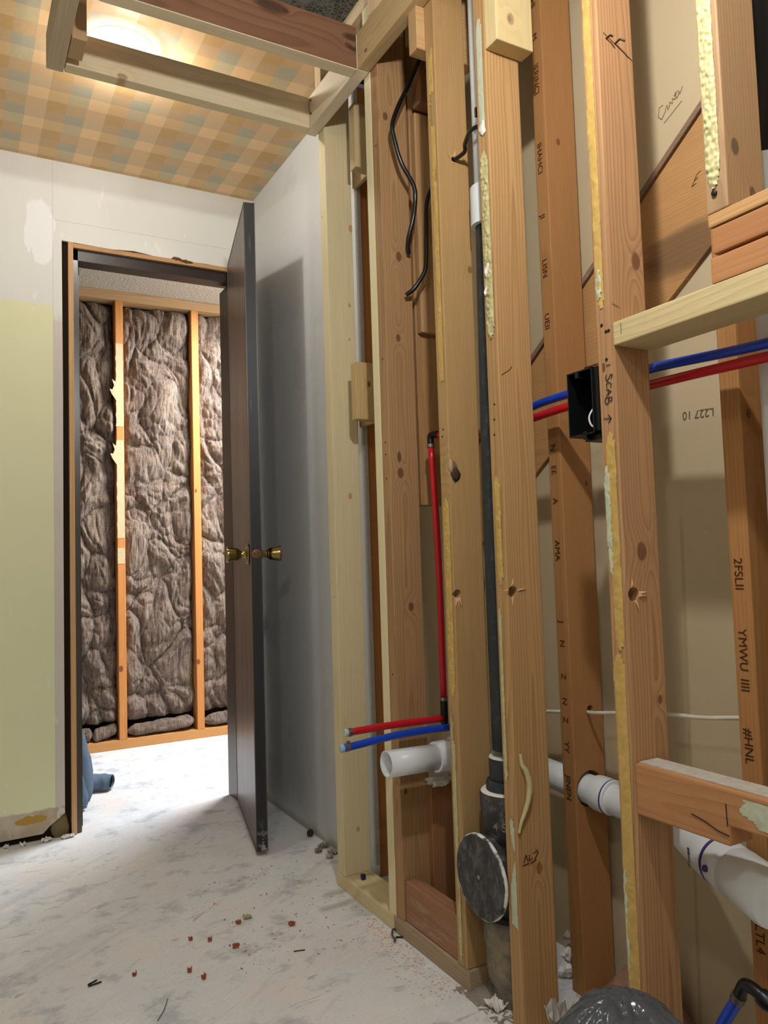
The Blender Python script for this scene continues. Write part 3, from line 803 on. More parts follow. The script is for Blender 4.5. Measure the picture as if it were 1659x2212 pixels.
hd = bpy.data.objects['header']
for z in (2.232, 2.193): lathe('nail_head', [(.0001, 0), (.003, .0), (.003, .002), (.0001, .003)], (.900, 1.981, z), M_NAIL, hd, ax=(-1, 0, 0), seg=12)

# SCAB, arrow and tick marks in marker on the front edge of the box stud (reads sideways, top to bottom)
o3 = (.9352, .9155, 1.202); right_, up_ = (0, 0, -1), (0, -1, 0)
S = [[(.020, .006), (.014, .009), (.012, .006), (.018, .001), (.022, -.003), (.017, -.006), (.011, -.004)],
     [(.034, .004), (.028, .006), (.024, .000), (.027, -.005), (.033, -.004)],
     [(.035, -.006), (.040, .005), (.045, -.006)], [(.036, -.001), (.045, -.001)],
     [(.048, -.007), (.050, .006), (.056, .005), (.055, .000), (.050, -.001), (.058, -.002), (.060, -.007), (.054, -.010), (.048, -.007)],
     [(-.004, -.003), (-.004, .0055)], [(-.009, -.0105), (.004, -.0105)], [(-.009, -.0075), (.003, -.0075)],
     [(.082, -.014), (.084, .001)], [(.077, -.004), (.084, .002), (.091, -.004)]]
S = [[(a, b) for a, b in l] for l in S]
strokes('marker_writing', S, .0011, o3, right_, up_, M_INK, J_)
strokes('pencil_line', [[(0, 0), (.016, -.004)]], .0006, (.937, .9014, 1.305), (1, 0, 0), (0, 0, 1), M_PENCIL, J_)
strokes('pencil_line', [[(0, 0), (.065, -.030)]], .0007, (.948, .9014, 1.768), (1, 0, 0), (0, 0, 1), M_INKF, J_)
strokes('stamp', [[(0, 0), (.006, .012), (.010, 0)], [(.014, .011), (.013, .001), (.020, .003)], [(.024, .012), (.034, .016)], [(.026, .001), (.036, .012)], [(-.002, -.006), (.012, -.004)], [(.016, -.005), (.030, -.001)]],
        .0016, (.948, 1.2044, .318), (1, 0, 0), (0, 0, 1), M_INKF, H_)
strokes('crack', [[(0, 0), (.010, .006), (.020, .012), (.026, .019)]], .0007, (.943, 1.2044, 1.256), (1, 0, 0), (0, 0, 1), M_INK, H_)

board('wall_stud', 'pale new stud piece with a knot, nailed to the golden stud at the top', 'wall stud', (.9355, 1.028), (1.1665, 1.2045), (1.920, 2.384),
      wood((209, 187, 138), (178, 149, 103), con=.3, pith=(.04, .06), freq=140, knots=((.036, .052, .010),), kcol=(120, 96, 74)))
board('blocking', 'light brown block behind the tan old stud near the ceiling', 'framing lumber', (.915, 1.075), (1.4265, 1.462), (2.055, 2.343), wood((190, 153, 107), (144, 106, 66), axis='x', con=.4))
def scab(label, x0, x1, y0, y1, z0, z1, mat):
    vs, fs = prism([(x0, y0), (1.044, y0), (1.044, 1.989), (1.030, 1.989), (1.030, y1), (x0, y1)], z0, z1, 'z')
    o = build('scab_block', vs, fs, mat); md = o.modifiers.new('b', 'BEVEL'); md.width = .003; md.segments = 2
    tag(o, label, 'framing lumber')
scab('upper short pale block between the two new studs, under the header', .978, 1.044, 1.862, 1.898, 1.998, 2.185, wood((191, 169, 130), (155, 127, 90), con=.3))
scab('lower short pale block between the two new studs, at mid height', .962, 1.030, 1.868, 1.90, 1.285, 1.445, wood((186, 159, 111), (144, 112, 70), con=.3, knots=((.04, .10, .006),)))
board('corner_stud', 'orange-brown stud behind the cut drywall edge, in the dark gap', 'wall stud', (1.0585, 1.146), (2.0, 2.036), (0.0, 2.33), wood((181, 124, 69), (123, 75, 37), con=.45))
# cut edge of the drywall of the right wall
glue(bpy.data.objects['wall_right'], 'cut_drywall_edge', None, 1.0445, 1.9925, 1.998, .05, 2.3, M_WHITEP, 21., .001)
sbox('wall_right_edge', 1.0452, 1.0568, 1.9895, 1.9921, 0.04, 2.33, M_GYP).name = 'trim_6'

# plates and the block between the studs
npl = board('sole_plate', 'pale new sole plate on the concrete under the two new studs', 'framing lumber', (.936, 1.02), (1.702, 2.022), (0, .0378), wood((214, 198, 156), (182, 158, 108), axis='y', con=.55, freq=200, pith=(-.03, .04)))
board('sole_plate', 'weathered old sole plate with a broken end under the tan stud', 'framing lumber', (.936, 1.02), (1.385, 1.7015), (0, .042), wood((168, 146, 118), (124, 100, 76), axis='y', con=.4, dirt=.45))
board('blocking', 'dusty reddish-brown block lying on the old plate between two studs', 'framing lumber', (.940, .978), (1.4275, 1.6485), (.0425, .137), wood((156, 113, 85), (107, 71, 50), axis='y', con=.4, dirt=.45), bev=.004)
board('blocking', 'short broken upright block with a torn top behind the white drain stub', 'framing lumber', (1.012, 1.075), (1.632, 1.668), (.0, .350), wood((151, 107, 72), (103, 67, 43), con=.4))
blob('plaster_crumb', (1.045, 1.632, .362), (.035, .012, .014), M_WHITEP, 4., .9, 3, 5.)
tag(bpy.data.objects['plaster_crumb'], 'torn grey plaster clump on the broken block behind the drain stub', 'debris')
# boards in the dark bay beyond the brown stud
board('wall_stud', 'back stud in the dark bay, its cut end hanging above the red pipe elbow', 'wall stud', (1.040, 1.128), (1.676, 1.712), (1.035, 2.38), wood((169, 130, 87), (122, 84, 52), con=.4, pith=(.02, .06), slope=.01))
board('backer_board', 'lighter board nailed over the back stud in the dark bay, ending mid height', 'framing lumber', (1.045, 1.128), (1.655, 1.675), (1.478, 2.06), wood((180, 142, 99), (136, 98, 62), con=.4, pith=(.05, .05), slope=.012))
board('backer_board', 'short top board nailed in the dark bay beside the black cable', 'framing lumber', (1.040, 1.118), (1.615, 1.654), (2.065, 2.204), wood((144, 106, 72), (99, 66, 42), con=.4))

# stacked boards, ledge, low block right of the SCAB stud
LW = wood((188, 142, 92), (143, 96, 57), axis='y', con=.35)
board('stacked_board', 'thin plywood strip, topmost of the three stacked boards under the short stud', 'framing lumber', (.936, 1.02), (.25, .7125), (1.3545, 1.373), wood((191, 148, 98), (143, 100, 59), axis='y', con=.5, freq=260))
board('stacked_board', 'middle of the three stacked reddish boards above the pale ledge', 'framing lumber', (.938, 1.02), (.25, .709), (1.316, 1.3525), wood((172, 119, 77), (127, 81, 48), axis='y', con=.3))
board('stacked_board', 'lowest of the three stacked reddish boards, resting on the pale ledge', 'framing lumber', (.936, 1.02), (.25, .712), (1.2735, 1.3105), wood((180, 127, 84), (137, 89, 53), axis='y', con=.3))
led = board('ledge_board', 'pale rough new board lying flat against the SCAB stud above the blue pipe', 'framing lumber', (.936, 1.022), (.25, .9015), (1.235, 1.273), wood((200, 181, 136), (161, 135, 90), axis='y', con=.45, freq=170, pith=(-.02, .05), dirt=.08))
strokes('pencil_line', [[(0, 0), (0, .018)]], .0007, (.9352, .883, 1.249), (0, -1, 0), (0, 0, 1), M_PENCIL, led)
lb_poly = [(.25, .518), (.734, .518), (.734, .490), (.9015, .490), (.9015, .569), (.25, .569)]
vs, fs = prism(lb_poly, .936, .985, 'x')
lb = build('blocking', vs, fs, wood((180, 130, 87), (133, 87, 52), axis='y', con=.4, freq=190, pith=(.03, .06)))
md = lb.modifiers.new('b', 'BEVEL'); md.width = .003; md.segments = 2
tag(lb, 'notched reddish-brown block on edge with dusty top, above the white drain elbow', 'framing lumber')
glue(lb, 'paint_patch', 'peeling pale green paint patch', .936, .45, .728, .526, .561, M_PAINT_G, 31., .003, rag=.5, round_ends=False)
strokes('crack', [[(0, 0), (.02, -.004), (.045, -.012), (.062, -.014)]], .0014, (.9352, .796, .519), (0, -1, 0), (0, 0, 1), M_INK, lb)
strokes('crack', [[(0, 0), (.001, -.030)]], .0012, (.9352, .737, .548), (0, -1, 0), (0, 0, 1), M_INK, lb)
vs, fs = boxgeo(.944, .984, .26, .899, .569, .5705, 0); 
g = G('dust'); n = g.noise(g.P, 60., 5, .7)
build('dust_layer', vs, fs, g.done(g.mix(n, lin((150, 136, 120)), lin((206, 200, 188))), .95, .05), lb)

# ------------------------------------------------------------ back row: studs, diagonal sheet
I_ = board('wall_stud', 'orange-brown back stud with the white drain pipe passing through its hole', 'wall stud', (1.120, 1.205), (1.243, 1.280), (.0, 2.385),
      wood((166, 120, 74), (122, 80, 44), con=.3, pith=(.13, .04), freq=190, knots=((.035, 1.80, .007), (.07, 1.05, .005)), kcol=(92, 54, 30)), holes=((1.160, .411, .0375), (1.170, .573, .0085)))
L_ = board('wall_stud', 'back stud with black stamped letters on its edge at the right side', 'wall stud', (1.120, 1.205), (.812, .849), (.0, 2.385),
      wood((170, 122, 74), (122, 80, 44), con=.4, pith=(.04, .06), freq=170, knots=((.02, 1.12, .008),), kcol=(74, 44, 28)))
sheet = [(.45, 2.047), (1.80, 1.105), (1.80, .842), (.45, 1.792)]
vs, fs = prism(sheet, 1.2185, 1.2285, 'x')
dsh = build('brace_board', vs, fs, wood((179, 136, 88), (133, 92, 54), axis='y', con=.35, freq=150, pith=(.3, .05), dirt=.08, stains=((.63, .52, .05, (96, 74, 54)), (.56, .46, .03, (96, 74, 54)))))
tag(dsh, 'wide diagonal brown sheathing board on the back wall behind the studs', 'framing lumber')
vs, fs = prism([(.45, 2.049), (1.80, 1.107), (1.80, 1.121), (.45, 2.063)], 1.2115, 1.2275, 'x')
tag(build('lath_strip', vs, fs, wood((132, 106, 86), (92, 70, 54), axis='y', con=.4, dirt=.3)), 'narrow grey-brown lath along the upper edge of the diagonal board', 'framing lumber')
strokes('pencil_mark', [[(0, 0), (-.012, -.018)], [(0, 0), (.009, .004)], [(-.006, -.009), (.003, -.006)], [(-.012, -.018), (-.002, -.015)]], .0007, (1.2179, .945, 1.602), (0, -1, 0), (0, 0, 1), M_INKF, dsh)
CEN = [[(.016, .012), (.010, .014), (.003, .004), (.006, -.004), (.014, .000), (.018, .004), (.021, .006), (.019, -.001), (.023, .001), (.026, .006), (.028, .000), (.031, .006), (.034, .001), (.038, .010), (.036, .000), (.040, .002), (.043, .006), (.042, .001), (.047, .004), (.050, .007)], [(.034, .007), (.042, .008)], [(.006, -.012), (.040, -.010)]]
wc = bpy.data.objects['wall_chase']
strokes('pencil_word', [[(a*1.45, b*1.45) for a, b in l] for l in CEN], .0007, (1.2282, 1.036, 1.757), (0, -1, .42), (0, .42, 1), M_PENCIL, wc)
lettering('faded_stamp', 'L227 10', .022, (1.2282, .944, 1.161), (0, 1, .06), (0, .06, -1), M_PENCIL, wc, .0003)
# stamped letters running up the back studs
def stamped(parent, y, words, size, mat):
    for wd, z in words: lettering('stamped_lettering', wd, size, (1.1195, y, z), (0, 0, -1), (0, -1, 0), mat, parent, .0003)
stamped(I_, 1.272, (('ICHJ', 2.15), ('M', 2.05), ('IERINCI', 1.98), ('IHAHCI', 1.80), ('JI', 1.64), ('LISN', 1.54), ('UEII', 1.42), ('N', 1.135), ('EE', 1.09), ('A', 1.02), ('AMA', .93)), .021, M_INKF)
stamped(I_, 1.270, (('J', .76), ('N', .72), ('Z', .65), ('N', .60), ('Z', .56), ('YY', .51), ('JINEN', .44)), .020, M_INKF)
stamped(L_, .840, (('2FSLII', .885), ('YMWU', .77), ('IIII', .69), ('#HNL', .61), ('2SILTL4', .33)), .022, M_INKF)

# ------------------------------------------------------------ pipes
def gloss(name, rgb, rough=.3): return flat(name, rgb, rough, .5, nz=.06, scale=14)
M_RED, M_BLUE = gloss('red_pipe', (186, 22, 36)), gloss('blue_pipe', (16, 62, 178))
M_PVC = gloss('white_pvc', (214, 218, 220), .35); M_BLK = flat('black_plastic', (14, 15, 17), .35, .4)
g = G('black_drain_pipe'); n = g.noise(g.P, 60., 4)
M_ABS = g.done(g.mix(g.mul(g.step(n, .5, .75), .5), lin((38, 42, 46)), lin((74, 76, 76))), .5, .4)
g = G('cast_iron'); n = g.noise(g.P, 45., 5, .7); n2 = g.noise(g.P, 14., 3)
c_ = g.mix(g.step(n, .45, .7), lin((50, 50, 52)), lin((104, 102, 98)))
g.bump(n, .4, .003); M_IRON = g.done(c_, .55, .4)
g = G('rusty_iron'); n = g.noise(g.P, 30., 5, .7)
c_ = g.mix(g.step(n, .4, .65), lin((112, 106, 98)), lin((146, 130, 108))); g.bump(n, .5, .003); M_RUST = g.done(c_, .8, .2)
M_CLAMP = flat('crimp_steel', (150, 146, 140), .3, .5, metal=.9)
M_PURPLE = flat('purple_primer', (64, 50, 120), .5, .3)
M_TAPE = flat('white_scuff', (208, 208, 204), .8, .2, nz=.1)

# upper red and blue supply lines along the wall
def supply(name, mat, pts, label): return tag(tube(name, pts, .0083, mat), label, 'pipe')
supply('supply_pipe', M_BLUE, [(1.072, .20, 1.190), (1.07, .715, 1.2065), (1.07, .95, 1.220), (1.07, 1.162, 1.2175), (1.072, 1.262, 1.214), (1.075, 1.36, 1.20), (1.078, 1.43, 1.17)],
       'blue supply pipe running behind the SCAB stud, above the long red pipe')
supply('supply_pipe', M_RED, [(1.072, .20, 1.168), (1.07, .723, 1.186), (1.07, .95, 1.1915), (1.07, 1.162, 1.1925), (1.072, 1.262, 1.189), (1.075, 1.36, 1.186), (1.07, 1.47, 1.190), (1.045, 1.55, 1.198), (1.030, 1.585, 1.200)],
       'red supply pipe running behind the SCAB stud, just below the long blue pipe')

def crimp(parent, p, ax, r=.0096, L=.008):
    return lathe('crimp_ring', [(r-.002, 0), (r, 0), (r, L), (r-.002, L)], p, M_CLAMP, parent, ax=ax, seg=24)
rd = tube('supply_pipe', [(1.026, 1.60, 1.176), (1.036, 1.60, .90), (1.037, 1.60, .56)], .0083, M_RED)
tag(rd, 'vertical red pipe in the bay behind the tan stud, from elbow to stub', 'pipe')
crimp(rd, (1.0255, 1.60, 1.172), (0, 0, 1)); crimp(rd, (1.037, 1.60, .556), (0, 0, 1))
tube('elbow_fitting', [(1.0255, 1.60, 1.18), (1.0255, 1.60, 1.197), (1.026, 1.593, 1.202), (1.03, 1.575, 1.201)], .0085, M_BLK, rd, seg=12)
tube('tee_fitting', [(1.037, 1.60, .556), (1.037, 1.60, .52), (1.037, 1.60, .498)], .0092, M_BLK, rd, seg=12)
rs = tube('stub_pipe', [(1.034, 1.60, .514), (.90, 1.60, .516), (.775, 1.60, .514)], .0083, M_RED)
tag(rs, 'capped red stub pipe sticking out of the wall above the blue stub', 'pipe')
crimp(rs, (.786, 1.60, .514), (-1, 0, 0)); lathe('end_plug', [(.001, 0), (.0088, 0), (.0088, .006), (.007, .008), (.001, .008)], (.776, 1.60, .514), gloss('grey_plug', (170, 186, 190)), rs, ax=(-1, 0, 0), seg=20)
lathe('clamp_ear', [(.0005, 0), (.003, 0), (.003, .007), (.0005, .007)], (.786, 1.5905, .516), M_CLAMP, rs, ax=(-1, 0, 0), seg=10)
bs = tube('stub_pipe', [(1.06, 1.56, .500), (.90, 1.56, .502), (.744, 1.56, .491)], .0083, M_BLUE)
tag(bs, 'capped blue stub pipe sticking out of the wall between red stub and white drain stub', 'pipe')
crimp(bs, (.760, 1.56, .4925), (-1, 0, 0)); lathe('end_plug', [(.001, 0), (.0088, 0), (.0088, .006), (.007, .008), (.001, .008)], (.746, 1.56, .491), gloss('blue_grey_plug', (150, 176, 196)), bs, ax=(-1, 0, 0), seg=20)
lathe('clamp_ear', [(.0005, 0), (.003, 0), (.003, .007), (.0005, .007)], (.760, 1.558, .5035), M_CLAMP, bs, ax=(-1, 0, 0), seg=10)
bv = tube('supply_pipe', [(1.040, 1.445, 1.075), (1.038, 1.445, .99), (1.041, 1.447, .90), (1.05, 1.45, .80), (1.06, 1.56, .515)], .0075, M_BLUE)
tag(bv, 'thin visible length of vertical blue pipe beside the black drain pipe', 'pipe'); crimp(bv, (1.040, 1.445, 1.068), (0, 0, 1), .0088)
tube('elbow_fitting', [(1.040, 1.445, 1.076), (1.040, 1.445, 1.095), (1.048, 1.445, 1.10)], .0075, M_BLK, bv, seg=12)

# white drain stub
ds = empty('drain_stub', (.994, 1.55, .44)); tag(ds, 'white open drain stub pipe sticking out of the wall below the blue stub', 'pipe')
tube('pipe', [(.975, 1.55, .4405), (.846, 1.55, .4435)], .0295, M_PVC, ds, seg=40, smooth=False, hollow=.004)
lathe('hub', [(.030, 0), (.0345, .001), (.035, .030), (.034, .031), (.034, .050), (.040, .052), (.040, .075), (.03, .075)], (.974, 1.55, .4405), M_PVC, ds, ax=(1, 0, 0))

# white drain run through the back stud, elbow and vent
dr = empty('drain_pipe', (1.16, 1.4, .41)); tag(dr, 'white drain pipe through the orange back stud, turning into a labelled elbow at right', 'pipe')
tube('pipe', [(1.160, 1.62, .425), (1.160, 1.30, .412), (1.160, 1.14, .404), (1.150, 1.045, .412)], .0300, M_PVC, dr, seg=36)
lathe('coupling', [(.030, 0), (.0345, .003), (.0355, .012), (.0355, .045), (.034, .048), (.030, .048)], (1.160, 1.225, .409), M_PVC, dr, ax=(0, -1, -.03))
lathe('primer_ring', [(.0356, 0), (.0362, .001), (.0362, .003), (.0356, .004)], (1.160, 1.185, .4075), M_PURPLE, dr, ax=(0, -1, -.06))
E0 = [(1.148, 1.025, .416), (1.130, .985, .418), (1.114, .946, .410), (1.090, .889, .402), (1.062, .822, .399)]
tube('elbow', E0, lambda t: .034+.003*math.sin(math.pi*t), M_PVC, dr, seg=40)
dv = (Vector((1.03, .749, .397))-Vector((1.085, .878, .401))).normalized()
lathe('hub_ring', [(.034, 0), (.0395, .001), (.0395, .006), (.036, .007)], (1.146, 1.022, .416), M_PVC, dr, ax=(-.4, -.9, -.02))
hb = lathe('fitting_hub', [(.034, 0), (.0385, .002), (.0395, .010), (.0395, .046), (.038, .050), (.034, .052)], (1.096, .905, .402), M_PVC, dr, ax=tuple(dv))
lathe('primer_ring', [(.0396, 0), (.0404, .001), (.0404, .0035), (.0396, .0045)], Vector((1.096, .905, .402))+dv*.046, M_PURPLE, dr, ax=tuple(dv))
lathe('fitting_hub', [(.034, 0), (.0400, .002), (.0400, .030), (.0375, .034), (.0375, .040), (.0410, .046), (.0410, .13), (.038, .14)], Vector((1.096, .905, .402))+dv*.052, M_PVC, dr, ax=tuple(dv))
# bar code and primer drop on the fitting
M_CODE = flat('code_ink', (60, 58, 60), .7, .2)
side = Vector((0, 0, 1)).cross(dv).normalized()
if side.x > 0: side = -side
nrm = side
bars = []; R = random.Random(5); v = 0.
while v < .030:
    bars.append([(0, v), (.0055, v)]); v += R.choice((.0012, .0018, .0026))
c0 = Vector((1.096, .905, .402))+dv*.012+nrm*.0397-Vector((0, 0, 1))*.018
strokes('bar_code', bars, .0007, c0, dv, (0, 0, 1), M_CODE, hb, .0008)
c1 = Vector((1.096, .905, .402))+dv*.072+nrm*.0430+Vector((0, 0, 1))*.002
blob('primer_drop', c1, (.0045, .0045, .006), M_PURPLE, 2., .3, 2, parent=dr)

vt = empty('vent_pipe', (1.13, .755, 0)); tag(vt, 'vertical white vent pipe with black upper part at the right edge of the photo', 'pipe')
tube('pipe', [(1.135, .749, .46), (1.135, .749, 1.48)], .030, M_PVC, vt, seg=36, smooth=False)
lathe('coupling', [(.03, 0), (.037, .002), (.037, .10), (.03, .102)], (1.135, .757, 1.42), M_PVC, vt)
tube('upper_pipe', [(1.135, .757, 1.485), (1.135, .757, 2.38)], .036, M_BLK, vt, seg=36, smooth=False)
lettering('pipe_lettering', '- - -  -', .02, (1.108, .733, 1.27), (0, 0, -1), (.5, .85, 0), M_INK, vt, .0004)

# ------------------------------------------------------------ black pipe and cast iron clean-out
ci = empty('drain_stack', (1.003, 1.316, 0)); tag(ci, 'black drain stack with cast iron clean-out disc between two old studs', 'pipe')
X0, Y0 = 1.0035, 1.316
tube('pipe', [(X0+.010, Y0, 1.63), (X0, Y0, 1.0), (X0, Y0, .50)], .030, M_ABS, ci, seg=36)
lathe('white_coupling', [(.030, 0), (.0385, .001), (.0385, .085), (.036, .088), (.03, .088)], (X0+.009, Y0, 1.612), M_PVC, ci)
tube('white_upper_pipe', [(X0+.010, Y0, 1.69), (X0+.012, Y0, 2.38)], .0295, M_PVC, ci, seg=36, smooth=False)
lathe('pipe_collar', [(.030, 0), (.0365, 0), (.0375, .002), (.0375, .043), (.036, .046), (.030, .046)], (X0, Y0, .438), M_ABS, ci)
lathe('white_ring', [(.0365, 0), (.0378, .001), (.0372, .003), (.031, .003)], (X0, Y0, .484), M_TAPE, ci)
lathe('rubber_sleeve', [(.03, 0), (.045, 0), (.0455, .030), (.043, .036), (.03, .038)], (X0, Y0, .404), M_ABS, ci)
lathe('iron_hub', [(.03, .155), (.057, .155), (.0595, .150), (.0595, .122), (.0555, .116), (.0545, .075), (.050, .060), (.046, .050), (.040, .040), (.040, -.10), (.044, -.13), (.03, -.14)], (X0, Y0, .262), M_IRON, ci)
lathe('dust_ring', [(.043, 0), (.057, .0), (.055, .0025), (.045, .003)], (X0, Y0, .4175), M_WHITEP, ci)
# branch towards the room, ending in the disc
lathe('branch', [(.0, -.03), (.058, -.03), (.066, .010), (.074, .018), (.0775, .022), (.0775, .038), (.072, .040), (.0, .040)], (.972, 1.318, .258), M_IRON, ci, ax=(-1, 0, 0), seg=48)
g = G('scuffed_disc'); n = g.noise(g.sc((g.x, g.y, g.z), 30, 60, 30), 1., 5, .7, .5)
rr = g.m('SQRT', g.add(g.m('POWER', g.sub(g.y, .002), 2.), g.m('POWER', g.sub(g.z, .258), 2.)))
rim = g.step(g.add(rr, g.mul(g.sub(g.noise(g.P, 40., 4), .5), .016)), .0805, .084)
c_ = g.mix(g.step(n, .40, .72), lin((40, 41, 43)), lin((96, 94, 92)))
disc_m = g.done(g.mix(rim, c_, lin((220, 220, 216))), .5, .35)
ds_ = lathe('cleanout_disc', [(.0, 0), (.080, 0), (.0835, .002), (.0835, .006), (.081, .009), (.0, .0095)], (.9335, 1.318, .258), disc_m, ci, ax=(-1, 0, 0), seg=64)
lathe('disc_screw', [(.0005, 0), (.0045, 0), (.0045, .002), (.0005, .003)], (.924, 1.318, .258), M_CLAMP, ds_, ax=(-1, 0, 0), seg=16)
lathe('lower_hub', [(.03, .180), (.0555, .178), (.060, .172), (.061, .150), (.0615, .128), (.058, .122), (.0575, .075), (.054, .055), (.046, .040), (.044, .0)], (X0, Y0, -.010), M_RUST, ci)
lathe('lead_joint', [(.038, 0), (.053, .0), (.050, .004), (.041, .008)], (X0, Y0, .168), flat('lead', (92, 90, 86), .8, .2), ci)
# raised "4 SV" on the hub, wrapped round it
def wrapped(name, body, size, z, ang0, R_, mat, parent):
    cu = bpy.data.curves.new('t', 'FONT'); cu.body = body; cu.size = size; cu.extrude = .0008; cu.offset = .0002
    to = bpy.data.objects.new('t', cu); COL.objects.link(to)
    dg = bpy.context.evaluated_depsgraph_get(); dg.update(); me = bpy.data.meshes.new_from_object(to.evaluated_get(dg)); bpy.data.objects.remove(to)
    vs = []
    for v_ in me.vertices:
        a = ang0 + v_.co.x/R_; rad = R_+v_.co.z
        vs.append((X0+rad*math.cos(a), Y0+rad*math.sin(a), z+v_.co.y))
    return build(name, vs, [list(p.vertices) for p in me.polygons], mat, parent)
wrapped('raised_lettering', '4 SV', .024, .350, math.radians(196), .0555, M_RUST, ci)

# ------------------------------------------------------------ cables
M_CABLE = flat('black_cable', (14, 15, 16), .3, .5)
def cable(pts, label, r=.0055): return tag(tube('cable', pts, r, M_CABLE, seg=12), label, 'cable')
cable([(1.05, 1.60, 2.22), (1.028, 1.595, 2.162), (.999, 1.60, 2.093), (.964, 1.60, 2.024), (.946, 1.60, 1.975), (.948, 1.60, 1.945), (.967, 1.60, 1.882), (1.001, 1.60, 1.830), (1.008, 1.605, 1.796), (1.003, 1.61, 1.748), (.996, 1.625, 1.70), (1.005, 1.64, 1.67)],
      'black cable looping in front of the brown stud near the ceiling')
cable([(1.10, 1.60, 1.90), (1.065, 1.605, 1.847), (1.046, 1.61, 1.80), (1.041, 1.61, 1.727), (1.038, 1.61, 1.654), (1.031, 1.61, 1.617), (1.007, 1.62, 1.576), (.99, 1.635, 1.56)],
      'lower black cable curving down in the dark bay beside the tan stud')
cable([(.976, 1.44, 1.800), (.978, 1.40, 1.790), (.986, 1.36, 1.794), (.975, 1.34, 1.802), (.958, 1.29, 1.803), (.975, 1.2475, 1.80)],
      'short black cable passing through a splintered hole in the tan stud', .0045)
o = board('cable_strap', 'small black tape strap on the white pipe beside the golden stud', 'strap', (.955, .9835), (1.270, 1.276), (1.822, 1.842), M_CABLE, bev=.001)
M_WC = flat('white_cable', (206, 200, 180), .5, .3)
tag(tube('cable', [(1.165, 1.60, .52), (1.166, 1.36, .551), (1.168, 1.26, .566), (1.155, 1.218, .571), (1.15, 1.10, .590), (1.15, 1.018, .600), (1.15, .942, .606), (1.15, .871, .617), (1.15, .853, .618)], .0038, M_WC, seg=10),
    'thin white cable crossing behind the studs above the white drain pipe', 'cable')

# ------------------------------------------------------------ electrical box
eb = empty('electrical_box', (.936, .942, 1.10)); tag(eb, 'open black electrical box nailed to the side of the SCAB stud', 'electrical box')
BX = (.934, .992); BY = (.9415, 1.012); BZ = (1.100, 1.212)
t_ = .0025
def bpart(n_, x, y, z, m_=M_BLK): 
    vs, fs = boxgeo(*x, *y, *z, .0006); return build(n_, vs, fs, m_, eb)
poly_out = [(BX[0], BX[1])]
def shell():
    V, Fc = [], []
    for args in ((BX, (BY[0]+.010, BY[0]+.010+t_), BZ), (BX, (BY[1]-t_, BY[1]), BZ), (BX, (BY[0]+.010, BY[1]), (BZ[0], BZ[0]+t_)), (BX, (BY[0]+.010, BY[1]), (BZ[1]-t_, BZ[1])), ((BX[1]-t_, BX[1]), (BY[0]+.010, BY[1]), BZ)):
        vs, fs = boxgeo(*args[0], *args[1], *args[2], .0005); k = len(V); V += vs; Fc += [[i+k for i in f] for f in fs]
    return V, Fc
vs, fs = shell(); build('box_shell', vs, fs, M_BLK, eb)
bpart('nail_bracket', (.938, .972), (BY[0], BY[0]+.0098), (1.104, 1.212))
bpart('screw_boss', (.934, .952), (.970, .978), (BZ[0]-.008, BZ[0]+.006)); bpart('screw_boss', (.934, .950), (.984, .992), (BZ[1]-.012, BZ[1]-.001))
bpart('nail_bracket', (.945, .985), (.948, .985), (1.090, 1.0995))
tube('box_nail', [(.950, .9445, 1.219), (.952, .985, 1.219)], .002, flat('rusty_nail', (120, 70, 50), .5, .4), eb, seg=8, smooth=False)
tube('white_wire', [(.955, .957, 1.155), (.946, .962, 1.145), (.940, .968, 1.130), (.944, .967, 1.115), (.955, .962, 1.112)], .0016, flat('wire_white', (226, 226, 220), .4), eb, seg=8)

# ------------------------------------------------------------ trench, dirt, rubble and bag
g = G('pink_dirt'); n = g.noise(g.P, 50., 5, .7); g.bump(n, .6, .004)
M_DIRT = g.done(g.mix(n, lin((132, 96, 76)), lin((176, 140, 116))), .95, .05)
def mound(name, cx_, cy_, rx, ry, h, seed, mat, n=46):
    vs, fs = [], []
    for i in range(n+1):
        for j in range(n+1):
            u, v_ = i/n*2-1, j/n*2-1; d_ = math.hypot(u, v_)
            z = h*max(0, 1-d_)**.9*(1+.35*noise.noise(Vector((u*3+seed, v_*3, 0)))) + .004*noise.noise(Vector((u*14, v_*14, seed)))*(1 if d_ < 1 else 0)
            vs.append((cx_+u*rx, cy_+v_*ry, max(.0004, z)))
    for i in range(n):
        for j in range(n):
            if math.hypot((i+.5)/n*2-1, (j+.5)/n*2-1) < 1.03:
                a = i*(n+1)+j; fs.append([a, a+n+1, a+n+2, a+1])
    return build(name, vs, fs, mat, smooth=True)
tag(mound('dirt_pile', 1.165, 1.12, .066, .125, .115, 1., M_DIRT), 'pinkish dirt pile against the back wall near the black bag', 'dirt')
tag(mound('dirt_pile', 1.035, 1.09, .07, .115, .055, 6., M_DIRT), 'low spread of pinkish dirt at the foot of the golden stud', 'dirt')
g = G('dusty_dirt'); n = g.noise(g.P, 60., 5, .7); g.bump(n, .6, .003)
M_DUST = g.done(g.mix(n, lin((110, 100, 88)), lin((168, 158, 144))), .95, .05)
tag(mound('dust_pile', 1.02, 1.36, .10, .06, .018, 9., M_DUST), 'grey dust pile round the foot of the cast iron pipe', 'dirt')
R = random.Random(11)
rub = [((1.155, 1.325, .045), .017), ((1.16, 1.33, .075), .014), ((1.145, 1.32, .018), .018), ((1.16, 1.30, .10), .013), ((1.15, 1.30, .055), .012)]
for k, (p, r_) in enumerate(rub):
    o = blob('plaster_lump', p, (r_, r_*.8, r_*.9), M_WHITEP if k % 2 == 0 else flat('rubble_grey', (150, 138, 122), .9, bump=.4), k*2.3, .6, 2, 2.5, smooth=False)
    tag(o, 'broken plaster lump heaped beside the orange back stud', 'debris', 'plaster lumps by the back stud')
